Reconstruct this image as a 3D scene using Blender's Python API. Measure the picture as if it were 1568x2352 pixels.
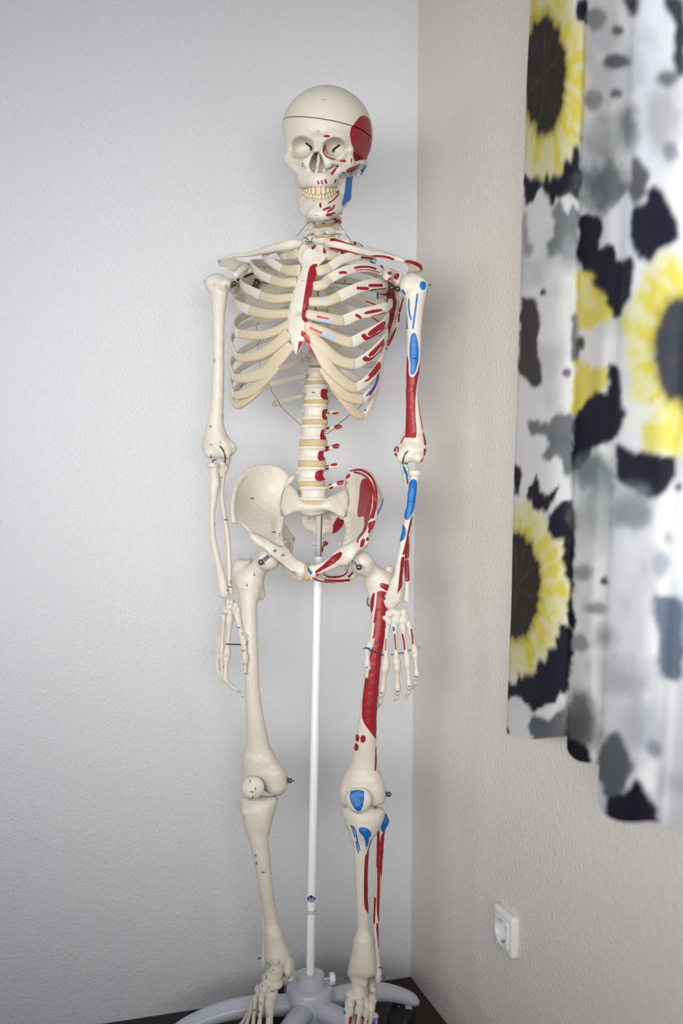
import bpy, math
import numpy as np
from mathutils import Vector, Matrix
from mathutils.bvhtree import BVHTree

SC = bpy.context.scene
COL = SC.collection
for _o in list(bpy.data.objects):
    bpy.data.objects.remove(_o)

# ------------------------------------------------------------------ camera
F = 2291.0            # focal length in pixels of the 1568 wide frame
PITCH = 0.0277        # looking slightly down
ROLL = 0.0062
CAMZ = 1.04
Y0 = 1.72             # distance of the skeleton
cp, sp_, cr, sr = math.cos(PITCH), math.sin(PITCH), math.cos(ROLL), math.sin(ROLL)
_F = np.array([0, cp, -sp_]); _R0 = np.array([1.0, 0, 0]); _U0 = np.array([0, sp_, cp])
_R = cr * _R0 + sr * _U0
_U = -sr * _R0 + cr * _U0
CAM = np.array([0, 0, CAMZ])
cam_d = bpy.data.cameras.new('camera')
cam = bpy.data.objects.new('camera', cam_d)
COL.objects.link(cam)
M = Matrix.Identity(4)
for i in range(3):
    M[i][0] = _R[i]; M[i][1] = _U[i]; M[i][2] = -_F[i]; M[i][3] = CAM[i]
cam.matrix_world = M
cam_d.sensor_fit = 'HORIZONTAL'
cam_d.sensor_width = 36.0
cam_d.lens = 36.0 * F / 1568.0
cam_d.clip_start = 0.05
cam_d.dof.use_dof = True
cam_d.dof.focus_distance = Y0
cam_d.dof.aperture_fstop = 2.6
SC.camera = cam

# ------------------------------------------------------------------ view and light
SC.view_settings.view_transform = 'Standard'
SC.view_settings.look = 'None'
SC.view_settings.exposure = 0.0
SC.view_settings.gamma = 1.0
SC.view_settings.use_curve_mapping = False
SC.cycles.use_denoising = True
SC.cycles.max_bounces = 8
SC.cycles.diffuse_bounces = 5
SC.cycles.caustics_reflective = False
SC.cycles.caustics_refractive = False

W = bpy.data.worlds.new('daylight'); SC.world = W
W.use_nodes = True
W.node_tree.nodes['Background'].inputs[0].default_value = (0.80, 0.90, 1.0, 1)
W.node_tree.nodes['Background'].inputs[1].default_value = 1.0

def area(name, loc, target, sx, sy, power, col, spread=180):
    d = bpy.data.lights.new(name, 'AREA'); d.shape = 'RECTANGLE'
    d.size = sx; d.size_y = sy; d.energy = power; d.color = col; d.spread = math.radians(spread)
    o = bpy.data.objects.new(name, d); COL.objects.link(o)
    o.location = loc
    o.rotation_euler = (Vector(target) - Vector(loc)).to_track_quat('-Z', 'Y').to_euler()
    return o

# room frame: the far corner, the direction of the left wall and of the right wall
CX, CY = 0.1521, 2.0817
TH = 0.305
LD = np.array([-math.cos(TH), -math.sin(TH), 0])      # along the left wall, away from the corner
RD = np.array([math.sin(TH), -math.cos(TH), 0])       # along the right wall, towards the camera
CORNER = np.array([CX, CY, 0])
ROOM_L, ROOM_R, ROOM_H = 3.2, 3.0, 2.45

# added back and side fill lights, and daylight from the window behind the curtain
def room_pt(a, b, z):
    return tuple(CORNER + LD * a + RD * b + np.array([0, 0, z]))
area('added_key_back', room_pt(1.72, ROOM_R - 0.30, 1.20), room_pt(-0.10, 0.38, 1.12), 1.8, 0.75, 7.3, (1.0, 0.987, 0.968), 54)  # added key light, tilted at the corner to brighten both walls
area('added_fill_back_centre', room_pt(0.74, ROOM_R - 0.04, 1.20), room_pt(0.16, 0, 1.14), 1.3, 0.75, 4.0, (1.0, 0.99, 0.975), 55)  # added fill for the left wall
area('added_fill_side', room_pt(ROOM_L - 0.04, 1.66, 1.22), room_pt(0, 1.30, 1.11), 2.4, 0.75, 2.4, (1.0, 0.985, 0.965), 66)  # added fill that brightens the right wall
area('daylight_curtain_window', room_pt(-0.10, 1.62, 1.45), room_pt(1.5, 1.62, 1.25), 1.25, 1.3, 17, (0.83, 0.91, 1.0), 180)


def lin(c):
    c = np.asarray(c, float) / 255.0
    return tuple(np.where(c <= 0.04045, c / 12.92, ((c + 0.055) / 1.055) ** 2.4))

# ------------------------------------------------------------------ measuring helpers
def proj(P):
    """world points (...,3) to photograph pixels"""
    d = np.asarray(P, float) - CAM
    w = d @ _F
    return 784 + F * (d @ _R) / w, 1176 - F * (d @ _U) / w

def ray(px, py):
    return _F + _R * ((px - 784) / F) + _U * ((1176 - py) / F)

def atY(px, py, Y):
    r = ray(px, py)
    return CAM + r * (Y / r[1])

YAW = 0.25            # the skeleton is turned a little to its right
def planeY(px, fr=0.0):
    return Y0 - YAW * (px - 735) * Y0 / F - fr
def S(px, py, fr=0.0):
    """a point of the skeleton: photo pixel and metres in front of its frontal plane"""
    return atY(px, py, planeY(px, fr))
MPP = Y0 / F          # metres per pixel at the skeleton

# zoom windows used when measuring: origin and scale
Z1 = (620, 180, 5.6); Z2 = (460, 500, 5.6); Z3 = (680, 500, 4.9); Z4 = (500, 720, 3.92)
Z5 = (500, 980, 3.733); Z6 = (440, 600, 4.525); Z7 = (460, 1040, 3.92); Z8 = (860, 580, 4.356)
Z9 = (800, 1060, 3.92); Z10 = (520, 1240, 3.561); Z11 = (760, 1240, 3.265); Z12 = (420, 2140, 2.529)
Z13 = (530, 1840, 4.594); Z14 = (760, 1840, 4.594); Z15 = (530, 600, 8.253); Z16 = (560, 2200, 3.409)
Z17 = (690, 480, 9.224); Z18 = (780, 590, 8.711); Z19 = (1140, 0, 2.353); Z20 = (1140, 1000, 2.353)
ZP = (0, 0, 1.0)
def z2p(tf, pts):
    a = np.asarray([p[:2] for p in pts], float)
    return np.stack([tf[0] + a[:, 0] / tf[2], tf[1] + a[:, 1] / tf[2]], 1)
def zS(tf, x, y, fr=0.0):
    return S(tf[0] + x / tf[2], tf[1] + y / tf[2], fr)

# ------------------------------------------------------------------ mesh helpers
def mesh_from(name, V, Fq, attrs=None, smooth=True):
    me = bpy.data.meshes.new(name)
    V = np.asarray(V, np.float32)
    me.vertices.add(len(V)); me.vertices.foreach_set('co', V.ravel())
    if isinstance(Fq, np.ndarray):
        nf, k = Fq.shape
        me.loops.add(nf * k); me.loops.foreach_set('vertex_index', Fq.astype(np.int32).ravel())
        me.polygons.add(nf)
        me.polygons.foreach_set('loop_start', np.arange(0, nf * k, k, dtype=np.int32))
    else:
        tot = [len(f) for f in Fq]
        flat = [i for f in Fq for i in f]
        me.loops.add(len(flat)); me.loops.foreach_set('vertex_index', np.array(flat, np.int32))
        me.polygons.add(len(Fq))
        me.polygons.foreach_set('loop_start', np.concatenate([[0], np.cumsum(tot)[:-1]]).astype(np.int32))
    me.polygons.foreach_set('use_smooth', np.full(len(me.polygons), smooth))
    me.update(calc_edges=True); me.validate()
    for k, a in (attrs or {}).items():
        if a.ndim == 1:
            at = me.attributes.new(k, 'FLOAT', 'POINT'); at.data.foreach_set('value', a.astype(np.float32))
        else:
            at = me.attributes.new(k, 'FLOAT_COLOR', 'POINT')
            at.data.foreach_set('color', np.concatenate([a, np.ones((len(a), 1))], 1).astype(np.float32).ravel())
    return me

def link(name, me, mat, parent=None, label=None):
    o = bpy.data.objects.new(name, me); COL.objects.link(o)
    if mat: me.materials.append(mat)
    if parent is not None:
        o.parent = parent
    if label: o['label'] = label
    return o

class MB:
    """collects simple shapes into one mesh"""
    def __init__(s): s.V = []; s.F = []
    def add(s, V, Fc):
        b = len(s.V); s.V += [tuple(v) for v in V]; s.F += [tuple(i + b for i in f) for f in Fc]
        return s
    def tube(s, pts, rs, n=16, cap=True):
        pts = [np.asarray(p, float) for p in pts]
        if np.isscalar(rs): rs = [rs] * len(pts)
        V = []; Fc = []; prev = None
        for i, p in enumerate(pts):
            t = pts[min(i + 1, len(pts) - 1)] - pts[max(i - 1, 0)]
            t = t / (np.linalg.norm(t) + 1e-12)
            if prev is None:
                a = np.array([0, 0, 1.0]) if abs(t[2]) < 0.9 else np.array([1.0, 0, 0])
            else: a = prev
            u = a - t * (a @ t); u /= np.linalg.norm(u); w = np.cross(t, u); prev = u
            for k in range(n):
                an = 2 * math.pi * k / n
                V.append(p + rs[i] * (u * math.cos(an) + w * math.sin(an)))
        for i in range(len(pts) - 1):
            for k in range(n):
                k2 = (k + 1) % n
                Fc.append((i * n + k, i * n + k2, (i + 1) * n + k2, (i + 1) * n + k))
        if cap:
            Fc.append(tuple(range(n - 1, -1, -1))); Fc.append(tuple(range((len(pts) - 1) * n, len(pts) * n)))
        return s.add(V, Fc)
    def lathe(s, prof, base, axis=(0, 0, 1), n=48):
        ax = np.asarray(axis, float); ax /= np.linalg.norm(ax)
        pts = [np.asarray(base, float) + ax * h for r, h in prof]
        a = np.array([1.0, 0, 0]) if abs(ax[0]) < 0.9 else np.array([0, 1.0, 0])
        u = a - ax * (a @ ax); u /= np.linalg.norm(u); w = np.cross(ax, u)
        V = []; Fc = []
        for (r, h), p in zip(prof, pts):
            for k in range(n):
                an = 2 * math.pi * k / n
                V.append(p + r * (u * math.cos(an) + w * math.sin(an)))
        for i in range(len(prof) - 1):
            for k in range(n):
                k2 = (k + 1) % n
                Fc.append((i * n + k, i * n + k2, (i + 1) * n + k2, (i + 1) * n + k))
        Fc.append(tuple(range(n - 1, -1, -1))); Fc.append(tuple(range((len(prof) - 1) * n, len(prof) * n)))
        return s.add(V, Fc)
    def box(s, c, ax, ay, az):
        c, ax, ay, az = [np.asarray(q, float) for q in (c, ax, ay, az)]
        V = [c + i * ax + j * ay + k * az for k in (-1, 1) for j in (-1, 1) for i in (-1, 1)]
        return s.add(V, [(0, 2, 3, 1), (4, 5, 7, 6), (0, 1, 5, 4), (2, 6, 7, 3), (0, 4, 6, 2), (1, 3, 7, 5)])
    def build(s, name, mat, parent=None, label=None, smooth=True, bevel=0.0, org=(0, 0, 0), angle=40):
        V = np.array(s.V) - np.asarray(org)
        me = mesh_from(name, V, s.F, smooth=smooth)
        o = link(name, me, mat, parent, label)
        if bevel:
            m = o.modifiers.new('bevel', 'BEVEL'); m.width = bevel; m.segments = 3; m.limit_method = 'ANGLE'
        if smooth:
            me.set_sharp_from_angle(angle=math.radians(angle))
        return o

# ------------------------------------------------------------------ materials
def newmat(name):
    m = bpy.data.materials.new(name); m.use_nodes = True
    nt = m.node_tree
    return m, nt, nt.nodes['Principled BSDF']
def bump(nt, b, scale, strength, dist=0.001, detail=3, coord='Object'):
    tc = nt.nodes.new('ShaderNodeTexCoord'); nz = nt.nodes.new('ShaderNodeTexNoise'); bp = nt.nodes.new('ShaderNodeBump')
    nz.inputs['Scale'].default_value = scale; nz.inputs['Detail'].default_value = detail
    bp.inputs['Strength'].default_value = strength; bp.inputs['Distance'].default_value = dist
    nt.links.new(tc.outputs[coord], nz.inputs['Vector'])
    nt.links.new(nz.outputs['Fac'], bp.inputs['Height'])
    nt.links.new(bp.outputs['Normal'], b.inputs['Normal'])
    return nz, tc
def plain(name, rgb, rough=0.5, metal=0.0, bumpscale=None, bstr=0.2, spec=0.5, var=0.0):
    m, nt, b = newmat(name)
    b.inputs['Base Color'].default_value = (*lin(rgb), 1)
    b.inputs['Roughness'].default_value = rough
    b.inputs['Metallic'].default_value = metal
    b.inputs['Specular IOR Level'].default_value = spec
    if bumpscale:
        nz, tc = bump(nt, b, bumpscale, bstr)
    return m
# ------------------------------------------------------------------ room
def struct(name, mb, mat, parent=None, **k):
    o = mb.build(name, mat, parent, **k)
    if parent is None: o['kind'] = 'structure'
    return o

def plaster(name, rgb, strength):
    m, nt, b = newmat(name)
    b.inputs['Base Color'].default_value = (*lin(rgb), 1)
    b.inputs['Roughness'].default_value = 0.55
    b.inputs['Specular IOR Level'].default_value = 0.35
    tc = nt.nodes.new('ShaderNodeTexCoord')
    n1 = nt.nodes.new('ShaderNodeTexNoise'); n1.inputs['Scale'].default_value = 250; n1.inputs['Detail'].default_value = 2
    n2 = nt.nodes.new('ShaderNodeTexNoise'); n2.inputs['Scale'].default_value = 120; n2.inputs['Detail'].default_value = 3
    ad = nt.nodes.new('ShaderNodeMath'); ad.operation = 'ADD'
    bp = nt.nodes.new('ShaderNodeBump'); bp.inputs['Strength'].default_value = strength; bp.inputs['Distance'].default_value = 0.002
    nt.links.new(tc.outputs['Object'], n1.inputs['Vector']); nt.links.new(tc.outputs['Object'], n2.inputs['Vector'])
    nt.links.new(n1.outputs['Fac'], ad.inputs[0]); nt.links.new(n2.outputs['Fac'], ad.inputs[1])
    nt.links.new(ad.outputs[0], bp.inputs['Height']); nt.links.new(bp.outputs['Normal'], b.inputs['Normal'])
    return m
m_wall_l = plaster('white_plaster', (216, 217, 220), 0.8)
m_wall_r = plaster('warm_white_plaster', (218, 213, 208), 0.8)
m_wall_o = plain('bounce_cutting_brown', (112, 104, 96), 0.8)  # unseen walls coloured dark to cut the light they bounce
m_ceil = plain('white_ceiling', (225, 225, 225), 0.8)

T = 0.12
ZV = np.array([0, 0, 1.0])
def slab(mb, a0, a1, b0, b1, z0, z1):
    c = CORNER + LD * (a0 + a1) / 2 + RD * (b0 + b1) / 2 + ZV * (z0 + z1) / 2
    return mb.box(c, LD * (a1 - a0) / 2, RD * (b1 - b0) / 2, ZV * (z1 - z0) / 2)
struct('wall_left', slab(MB(), -T, ROOM_L + T, -T, 0, 0, ROOM_H), m_wall_l, smooth=False)
# right wall with its window opening behind the curtain
WB0, WB1, WZ0, WZ1 = 0.98, 2.26, 0.82, 2.12
mb = MB()
slab(mb, -T, 0, 0, WB0, 0, ROOM_H); slab(mb, -T, 0, WB1, ROOM_R + T, 0, ROOM_H)
slab(mb, -T, 0, WB0, WB1, 0, WZ0); slab(mb, -T, 0, WB0, WB1, WZ1, ROOM_H)
struct('wall_right', mb, m_wall_r, smooth=False)
# walls beside and behind the camera, each with an added window opening
VB0, VB1, VZ0, VZ1 = 0.06, 2.75, 0.76, 1.64
mb = MB()
slab(mb, 0, VB0, ROOM_R, ROOM_R + T, 0, ROOM_H); slab(mb, VB1, ROOM_L + T, ROOM_R, ROOM_R + T, 0, ROOM_H)
slab(mb, VB0, VB1, ROOM_R, ROOM_R + T, 0, VZ0); slab(mb, VB0, VB1, ROOM_R, ROOM_R + T, VZ1, ROOM_H)
struct('wall_back', mb, m_wall_o, smooth=False)
UB0, UB1 = 0.42, 2.90
mb = MB()
slab(mb, ROOM_L, ROOM_L + T, 0, UB0, 0, ROOM_H); slab(mb, ROOM_L, ROOM_L + T, UB1, ROOM_R, 0, ROOM_H)
slab(mb, ROOM_L, ROOM_L + T, UB0, UB1, 0, VZ0); slab(mb, ROOM_L, ROOM_L + T, UB0, UB1, VZ1, ROOM_H)
struct('wall_far_left', mb, m_wall_o, smooth=False)
struct('ceiling', slab(MB(), -T, ROOM_L + T, -T, ROOM_R + T, ROOM_H, ROOM_H + 0.1), m_ceil, smooth=False)

# dark brown mottled floor
m_floor, nt, b = newmat('dark_brown_carpet')
nz, tc = bump(nt, b, 260, 0.5, 0.002)
rp = nt.nodes.new('ShaderNodeValToRGB')
rp.color_ramp.elements[0].position = 0.35; rp.color_ramp.elements[0].color = (*lin((26, 21, 19)), 1)
rp.color_ramp.elements[1].position = 0.7; rp.color_ramp.elements[1].color = (*lin((66, 51, 44)), 1)
nt.links.new(nz.outputs['Fac'], rp.inputs['Fac']); nt.links.new(rp.outputs['Color'], b.inputs['Base Color'])
b.inputs['Roughness'].default_value = 0.85
struct('floor', slab(MB(), -T, ROOM_L + T, -T, ROOM_R + T, -0.1, 0), m_floor, smooth=False)

# windows: white frames set in the openings; back and side ones added for the fills
m_frame = plain('white_window_frame', (232, 232, 232), 0.4)
def win_right():
    mb = MB(); w = 0.03
    for (b0, b1, z0, z1) in ((WB0, WB0 + 2 * w, WZ0, WZ1), (WB1 - 2 * w, WB1, WZ0, WZ1), (WB0 + 2 * w, WB1 - 2 * w, WZ0, WZ0 + 2 * w),
                             (WB0 + 2 * w, WB1 - 2 * w, WZ1 - 2 * w, WZ1)):
        slab(mb, -0.085, -0.03, b0, b1, z0, z1)
    return mb
struct('window_1', win_right(), m_frame, smooth=False)
def added_win_back():
    mb = MB(); w = 0.03
    for (a0, a1, z0, z1) in ((VB0, VB0 + 2 * w, VZ0, VZ1), (VB1 - 2 * w, VB1, VZ0, VZ1), (1.37, 1.43, VZ0 + 2 * w, VZ1 - 2 * w),
                             (VB0 + 2 * w, VB1 - 2 * w, VZ0, VZ0 + 2 * w), (VB0 + 2 * w, VB1 - 2 * w, VZ1 - 2 * w, VZ1)):
        slab(mb, a0, a1, ROOM_R + 0.03, ROOM_R + 0.085, z0, z1)
    return mb
struct('added_window_back', added_win_back(), m_frame, smooth=False)  # unseen window, added to go with the back lights
def added_win_side():
    mb = MB(); w = 0.03
    for (b0, b1, z0, z1) in ((UB0, UB0 + 2 * w, VZ0, VZ1), (UB1 - 2 * w, UB1, VZ0, VZ1), (UB0 + 2 * w, UB1 - 2 * w, VZ0, VZ0 + 2 * w), (UB0 + 2 * w, UB1 - 2 * w, VZ1 - 2 * w, VZ1)):
        slab(mb, ROOM_L + 0.03, ROOM_L + 0.085, b0, b1, z0, z1)
    return mb
struct('added_window_side', added_win_side(), m_frame, smooth=False)  # unseen window, added to go with the side fill

# ------------------------------------------------------------------ pigment shapes
def chaikin(P, n=2, closed=True):
    P = np.asarray(P, float)
    for _ in range(n):
        if closed:
            c = .12 if _ == 0 else .22; Q = np.roll(P, -1, 0); P = np.stack([(1 - c) * P + c * Q, c * P + (1 - c) * Q], 1).reshape(-1, 2)
        else:
            A, B = P[:-1], P[1:]
            P = np.concatenate([P[:1], np.stack([0.75 * A + 0.25 * B, 0.25 * A + 0.75 * B], 1).reshape(-1, 2), P[-1:]])
    return P
def sd_poly(U, V, P):
    """signed distance to a polygon, negative inside"""
    d2 = np.full(U.shape, 1e12); inside = np.zeros(U.shape, bool)
    n = len(P)
    for i in range(n):
        x0, y0 = P[i]; x1, y1 = P[(i + 1) % n]
        ex, ey = x1 - x0, y1 - y0; wx, wy = U - x0, V - y0
        t = np.clip((wx * ex + wy * ey) / (ex * ex + ey * ey + 1e-12), 0, 1)
        d2 = np.minimum(d2, (wx - ex * t) ** 2 + (wy - ey * t) ** 2)
        c = ((y0 > V) != (y1 > V))
        with np.errstate(divide='ignore', invalid='ignore'):
            c &= U < (x1 - x0) * (V - y0) / (y1 - y0 + 1e-15) + x0
        inside ^= c
    return np.sqrt(d2) * np.where(inside, -1, 1)
def sd_line(U, V, P, w):
    d2 = np.full(U.shape, 1e12)
    for i in range(len(P) - 1):
        x0, y0 = P[i]; x1, y1 = P[i + 1]
        ex, ey = x1 - x0, y1 - y0; wx, wy = U - x0, V - y0
        t = np.clip((wx * ex + wy * ey) / (ex * ex + ey * ey + 1e-12), 0, 1)
        d2 = np.minimum(d2, (wx - ex * t) ** 2 + (wy - ey * t) ** 2)
    return np.sqrt(d2) - w

def vnoise(U, V, seed=0):
    iu = np.floor(U).astype(np.int64); iv = np.floor(V).astype(np.int64)
    fu = U - iu; fv = V - iv
    fu = fu * fu * (3 - 2 * fu); fv = fv * fv * (3 - 2 * fv)
    def h(a, b):
        n = (a * 374761393 + b * 668265263 + seed * 974634777) & 0x7fffffff
        n = ((n ^ (n >> 13)) * 1274126177) & 0x7fffffff
        return ((n ^ (n >> 16)) & 0xffff) / 65535.0
    return (h(iu, iv) * (1 - fu) + h(iu + 1, iv) * fu) * (1 - fv) + (h(iu, iv + 1) * (1 - fu) + h(iu + 1, iv + 1) * fu) * fv
def fbm(U, V, seed=0, oct=3):
    s = 0; a = 1; t = 0
    for k in range(oct):
        s = s + a * (vnoise(U * 2 ** k, V * 2 ** k, seed + k) - 0.5); t += a; a *= 0.55
    return s / t
def sstep(a, b, x):
    t = np.clip((x - a) / (b - a), 0, 1); return t * t * (3 - 2 * t)

# ------------------------------------------------------------------ curtain
CN = np.array([-math.cos(TH), -math.sin(TH), 0])      # from the right wall into the room
CUR = [  # px at frame top, px at hem, hem y, distance off the wall
    (1217, 1163, 1680, .045), (1224, 1170, 1690, .056), (1260, 1215, 1698, .070), (1300, 1255, 1695, .074), (1330, 1288, 1693, .066),
    (1342, 1300, 1692, .058), (1343, 1301, 1706, .055), (1347, 1304, 1728, .052), (1372, 1322, 1746, .056), (1412, 1346, 1752, .062),
    (1442, 1362, 1752, .056), (1459, 1377, 1764, .050), (1460, 1375, 1800, .060), (1457, 1371, 1830, .078), (1472, 1385, 1868, .102),
    (1512, 1420, 1886, .116), (1545, 1460, 1889, .120), (1592, 1500, 1887, .108), (1622, 1530, 1897, .090), (1652, 1556, 1908, .096),
    (1702, 1600, 1928, .118), (1790, 1690, 1965, .100), (1900, 1800, 2010, .116), (2100, 2000, 2090, .09), (2350, 2250, 2190, .11)]
def wall_off_pt(px, py, o):
    r = ray(px, py)
    n = CN
    # point on ray with distance o from right wall plane
    k = (o - (CAM - CORNER) @ n) / (r @ n)
    return CAM + r * k
def catmull(A, m):
    A = np.asarray(A, float); n = len(A)
    out = []
    for i in range(n - 1):
        p0, p1, p2, p3 = A[max(i - 1, 0)], A[i], A[i + 1], A[min(i + 2, n - 1)]
        for k in range(m):
            t = k / m
            out.append(0.5 * (2 * p1 + (p2 - p0) * t + (2 * p0 - 5 * p1 + 4 * p2 - p3) * t * t + (3 * p1 - p0 - 3 * p2 + p3) * t ** 3))
    out.append(A[-1]); return np.array(out)
cols = catmull(CUR, 16)
NR = 420
Vc = []
for (pt, pb, hy, o) in cols:
    A = wall_off_pt(pt, 0, o * 0.92); B = wall_off_pt(pb, hy, o)
    d = A - B
    A2 = B + d * ((ROOM_H - B[2]) / d[2])
    A2 = A2
    for k in range(NR + 1):
        t = k / NR
        Vc.append(B + (A2 - B) * t)
Vc = np.array(Vc); NCc = len(cols)
# slight waviness of hanging cloth
tt = np.tile(np.arange(NR + 1) / NR, NCc); cc = np.repeat(np.arange(NCc), NR + 1)
Vc += np.outer(0.004 * fbm(cc / 22.0, tt * 9, 5, 2), CN)
idx = np.arange(NCc * (NR + 1)).reshape(NCc, NR + 1)
Fc = np.stack([idx[:-1, :-1], idx[:-1, 1:], idx[1:, 1:], idx[1:, :-1]], -1).reshape(-1, 4)

U, Vv = proj(Vc)
def dye(rgb, m):
    global dyec
    dyec = dyec * (1 - m[:, None]) + np.array(lin(rgb))[None] * m[:, None]
dyec = np.tile(np.array(lin((233, 233, 235))), (len(Vc), 1))
nA = fbm(U / 26, Vv / 34, 1, 4); nB = fbm(U / 60, Vv / 90, 9, 3); nC = fbm(U / 9, Vv / 12, 17, 2)
# watery grey wash
dye((186, 188, 194), np.clip(sstep(0.02, 0.30, nB) * 0.55, 0, 1))
NAVY = (36, 36, 50); GREY = (122, 128, 130); BROWN = (58, 52, 50); YEL = (226, 214, 96); PALE = (232, 228, 186)
def blot(rgb, tf, pts, soft=5.0, namp=10.0, alpha=1.0):
    P = chaikin(chaikin(z2p(tf, pts), 2), 1)
    dye(rgb, alpha * (1 - sstep(-soft, soft, sd_poly(U, Vv, P) + namp * (nA * 2.2 + nC * 0.9))))
def spot(rgb, tf, x, y, rx, ry, soft=0.35, alpha=1.0):
    cx, cy = tf[0] + x / tf[2], tf[1] + y / tf[2]
    e = np.hypot((U - cx) / (rx / tf[2]), (Vv - cy) / (ry / tf[2]))
    dye(rgb, alpha * (1 - sstep(1 - soft, 1 + soft, e + 0.9 * nA)))
def flower(tf, x, y, rin, rout, xlim, core=BROWN, side=None):
    cx, cy = tf[0] + x / tf[2], tf[1] + y / tf[2]
    a = np.arctan2((Vv - cy) / rout[1], (U - cx) / rout[0])
    e = np.hypot((U - cx) / (rout[0] / tf[2]), (Vv - cy) / (rout[1] / tf[2]))
    ei = np.hypot((U - cx) / (rin[0] / tf[2]), (Vv - cy) / (rin[1] / tf[2]))
    ok = ((U > xlim[0]) & (U < xlim[1])).astype(float)
    pet = vnoise(a * 6 + 40, e * 0.9, 3) - 0.5 + 0.5 * (vnoise(a * 15 + 90, e * 2, 7) - 0.5)
    m = (1 - sstep(0.93, 1.03, e + 0.20 * pet)) * ok
    tip = sstep(0.70, 0.98, e + 0.25 * pet)
    stripe = 0.5 + 0.9 * fbm(U / 15, Vv / 19, 33, 3) + 0.55 * (vnoise(a * 11 + 200, e * 1.5, 21) - 0.5)
    pet = pet + 0.9 * fbm(U / 13, Vv / 15, 41, 3)
    pcol = np.clip(0.25 + 0.95 * sstep(0.35, 0.75, stripe + 0.35 * (0.75 - e)) - 0.45 * tip, 0, 1)
    dye(PALE, m); dye(YEL, m * pcol)
    dye((150, 135, 40), m * 0.55 * (1 - sstep(1.0, 1.22, ei + 0.18 * pet)))
    dye(core, (1 - sstep(0.92, 1.04, ei + 0.16 * pet)) * ok)
    dye((92, 86, 78), (1 - sstep(0.5, 0.9, ei)) * ok * sstep(0.60, 0.85, vnoise(a * 10 + 60, ei * 1.2, 13)) * 0.6)
# the column of cloth beside the corner
blot(GREY, Z19, [(300, 1130), (350, 1070), (450, 1130), (450, 1420), (390, 1400), (330, 1370), (280, 1390), (272, 1310), (300, 1280)], 6, 9, .95)
spot((168, 170, 172), Z19, 410, 1380, 70, 90, .6, .8)
blot((150, 152, 152), Z19, [(140, 1150), (165, 1140), (175, 1300), (200, 1330), (185, 1390), (140, 1380)], 8, 6, .9)
blot((74, 70, 70), Z19, [(126, 1595), (215, 1610), (235, 1700), (222, 1840), (246, 2070), (210, 2095), (150, 2050), (112, 2010)], 4, 6)
spot((70, 68, 70), Z19, 250, 1580, 18, 18)
spot((120, 120, 124), Z19, 380, 2015, 26, 22); blot((120, 120, 122), Z19, [(405, 1700), (440, 1690), (440, 1960), (400, 1950)], 5, 6)
blot((112, 116, 120), Z19, [(170, 2260), (260, 2300), (330, 2250), (420, 2220), (420, 2400), (310, 2400), (280, 2360), (180, 2352)], 7, 12, .95)
blot((112, 116, 120), Z20, [(260, 0), (420, 0), (420, 200), (380, 210), (330, 110), (290, 130), (250, 110), (280, 40)], 7, 10, .95)
blot(NAVY, Z19, [(455, 690), (390, 770), (365, 860), (330, 790), (270, 890), (235, 900), (185, 990), (150, 930), (150, 1130), (200, 1090), (230, 1010), (300, 1115), (330, 1070), (365, 1060), (455, 1090)], 4, 8)
blot((232, 232, 234), Z19, [(345, 1075), (395, 1050), (440, 1085), (400, 1110), (385, 1165), (360, 1120)], 4, 5)
blot(NAVY, Z19, [(425, 30), (455, 0), (490, -20), (490, 140), (440, 110)], 4, 8)
flower(Z19, 262, 405, (112, 320), (250, 545), (1150, 1342 ))
blot(NAVY, Z20, [(88, 150), (140, 170), (130, 330), (90, 320)], 4, 6)
blot(NAVY, Z20, [(165, 300), (215, 205), (232, 280), (262, 340), (345, 255), (322, 330), (250, 440), (200, 390), (160, 340)], 4, 8)
blot(NAVY, Z20, [(420, 345), (370, 350), (320, 390), (275, 440), (250, 520), (420, 1100), (420, 620)], 4, 8)
blot(NAVY, Z20, [(300, 1000), (420, 1050), (385, 1420), (340, 1390), (320, 1440), (280, 1450), (200, 1500), (150, 1440), (100, 1400), (50, 1450), (50, 1330), (110, 1350), (120, 1250), (220, 1180)], 4, 8)
flower(Z20, 105, 815, (132, 285), (283, 478), (1150, 1318))
blot((98, 104, 110), Z20, [(195, 1500), (250, 1530), (280, 1545), (372, 1460), (372, 1660), (200, 1660), (178, 1570)], 5, 7)
blot(NAVY, Z20, [(52, 1480), (60, 1560), (70, 1610), (48, 1610)], 3, 4)
# the recessed middle fold
spot((146, 150, 152), Z19, 540, 110, 52, 60); spot((110, 112, 114), Z19, 655, 165, 30, 28); spot((104, 108, 110), Z19, 640, 332, 75, 40)
spot((150, 152, 154), Z19, 520, 545, 52, 48); spot((110, 112, 116), Z19, 648, 505, 32, 25)
blot((66, 72, 70), Z19, [(680, -20), (770, -20), (760, 90), (735, 95), (700, 40)], 8, 8)
spot((110, 118, 116), Z19, 715, 690, 60, 110, .6, .9)
spot((150, 156, 156), Z19, 600, 760, 120, 130, .7, .7); spot((104, 112, 114), Z19, 590, 1010, 150, 140, .5, .95)
blot((226, 228, 232), Z19, [(690, 1050), (740, 1030), (740, 1420), (690, 1400), (640, 1400), (560, 1340), (570, 1180), (640, 1110)], 5, 8)
blot(NAVY, Z19, [(440, 1150), (560, 1165), (580, 1230), (540, 1360), (635, 1310), (645, 1400), (735, 1390), (735, 1560), (672, 1730), (610, 1700), (560, 1590), (510, 1540), (440, 1450)], 4, 8)
blot(YEL, Z19, [(420, 1440), (510, 1470), (520, 1545), (570, 1600), (620, 1710), (560, 1750), (440, 1790)], 9, 14, .95)
blot(PALE, Z19, [(450, 1480), (500, 1500), (500, 1580), (540, 1660), (470, 1680)], 8, 10, .6)
blot(YEL, Z19, [(420, 1940), (520, 1980), (600, 2000), (590, 2080), (500, 2180), (440, 2260), (410, 2240)], 9, 14, .95)
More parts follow.
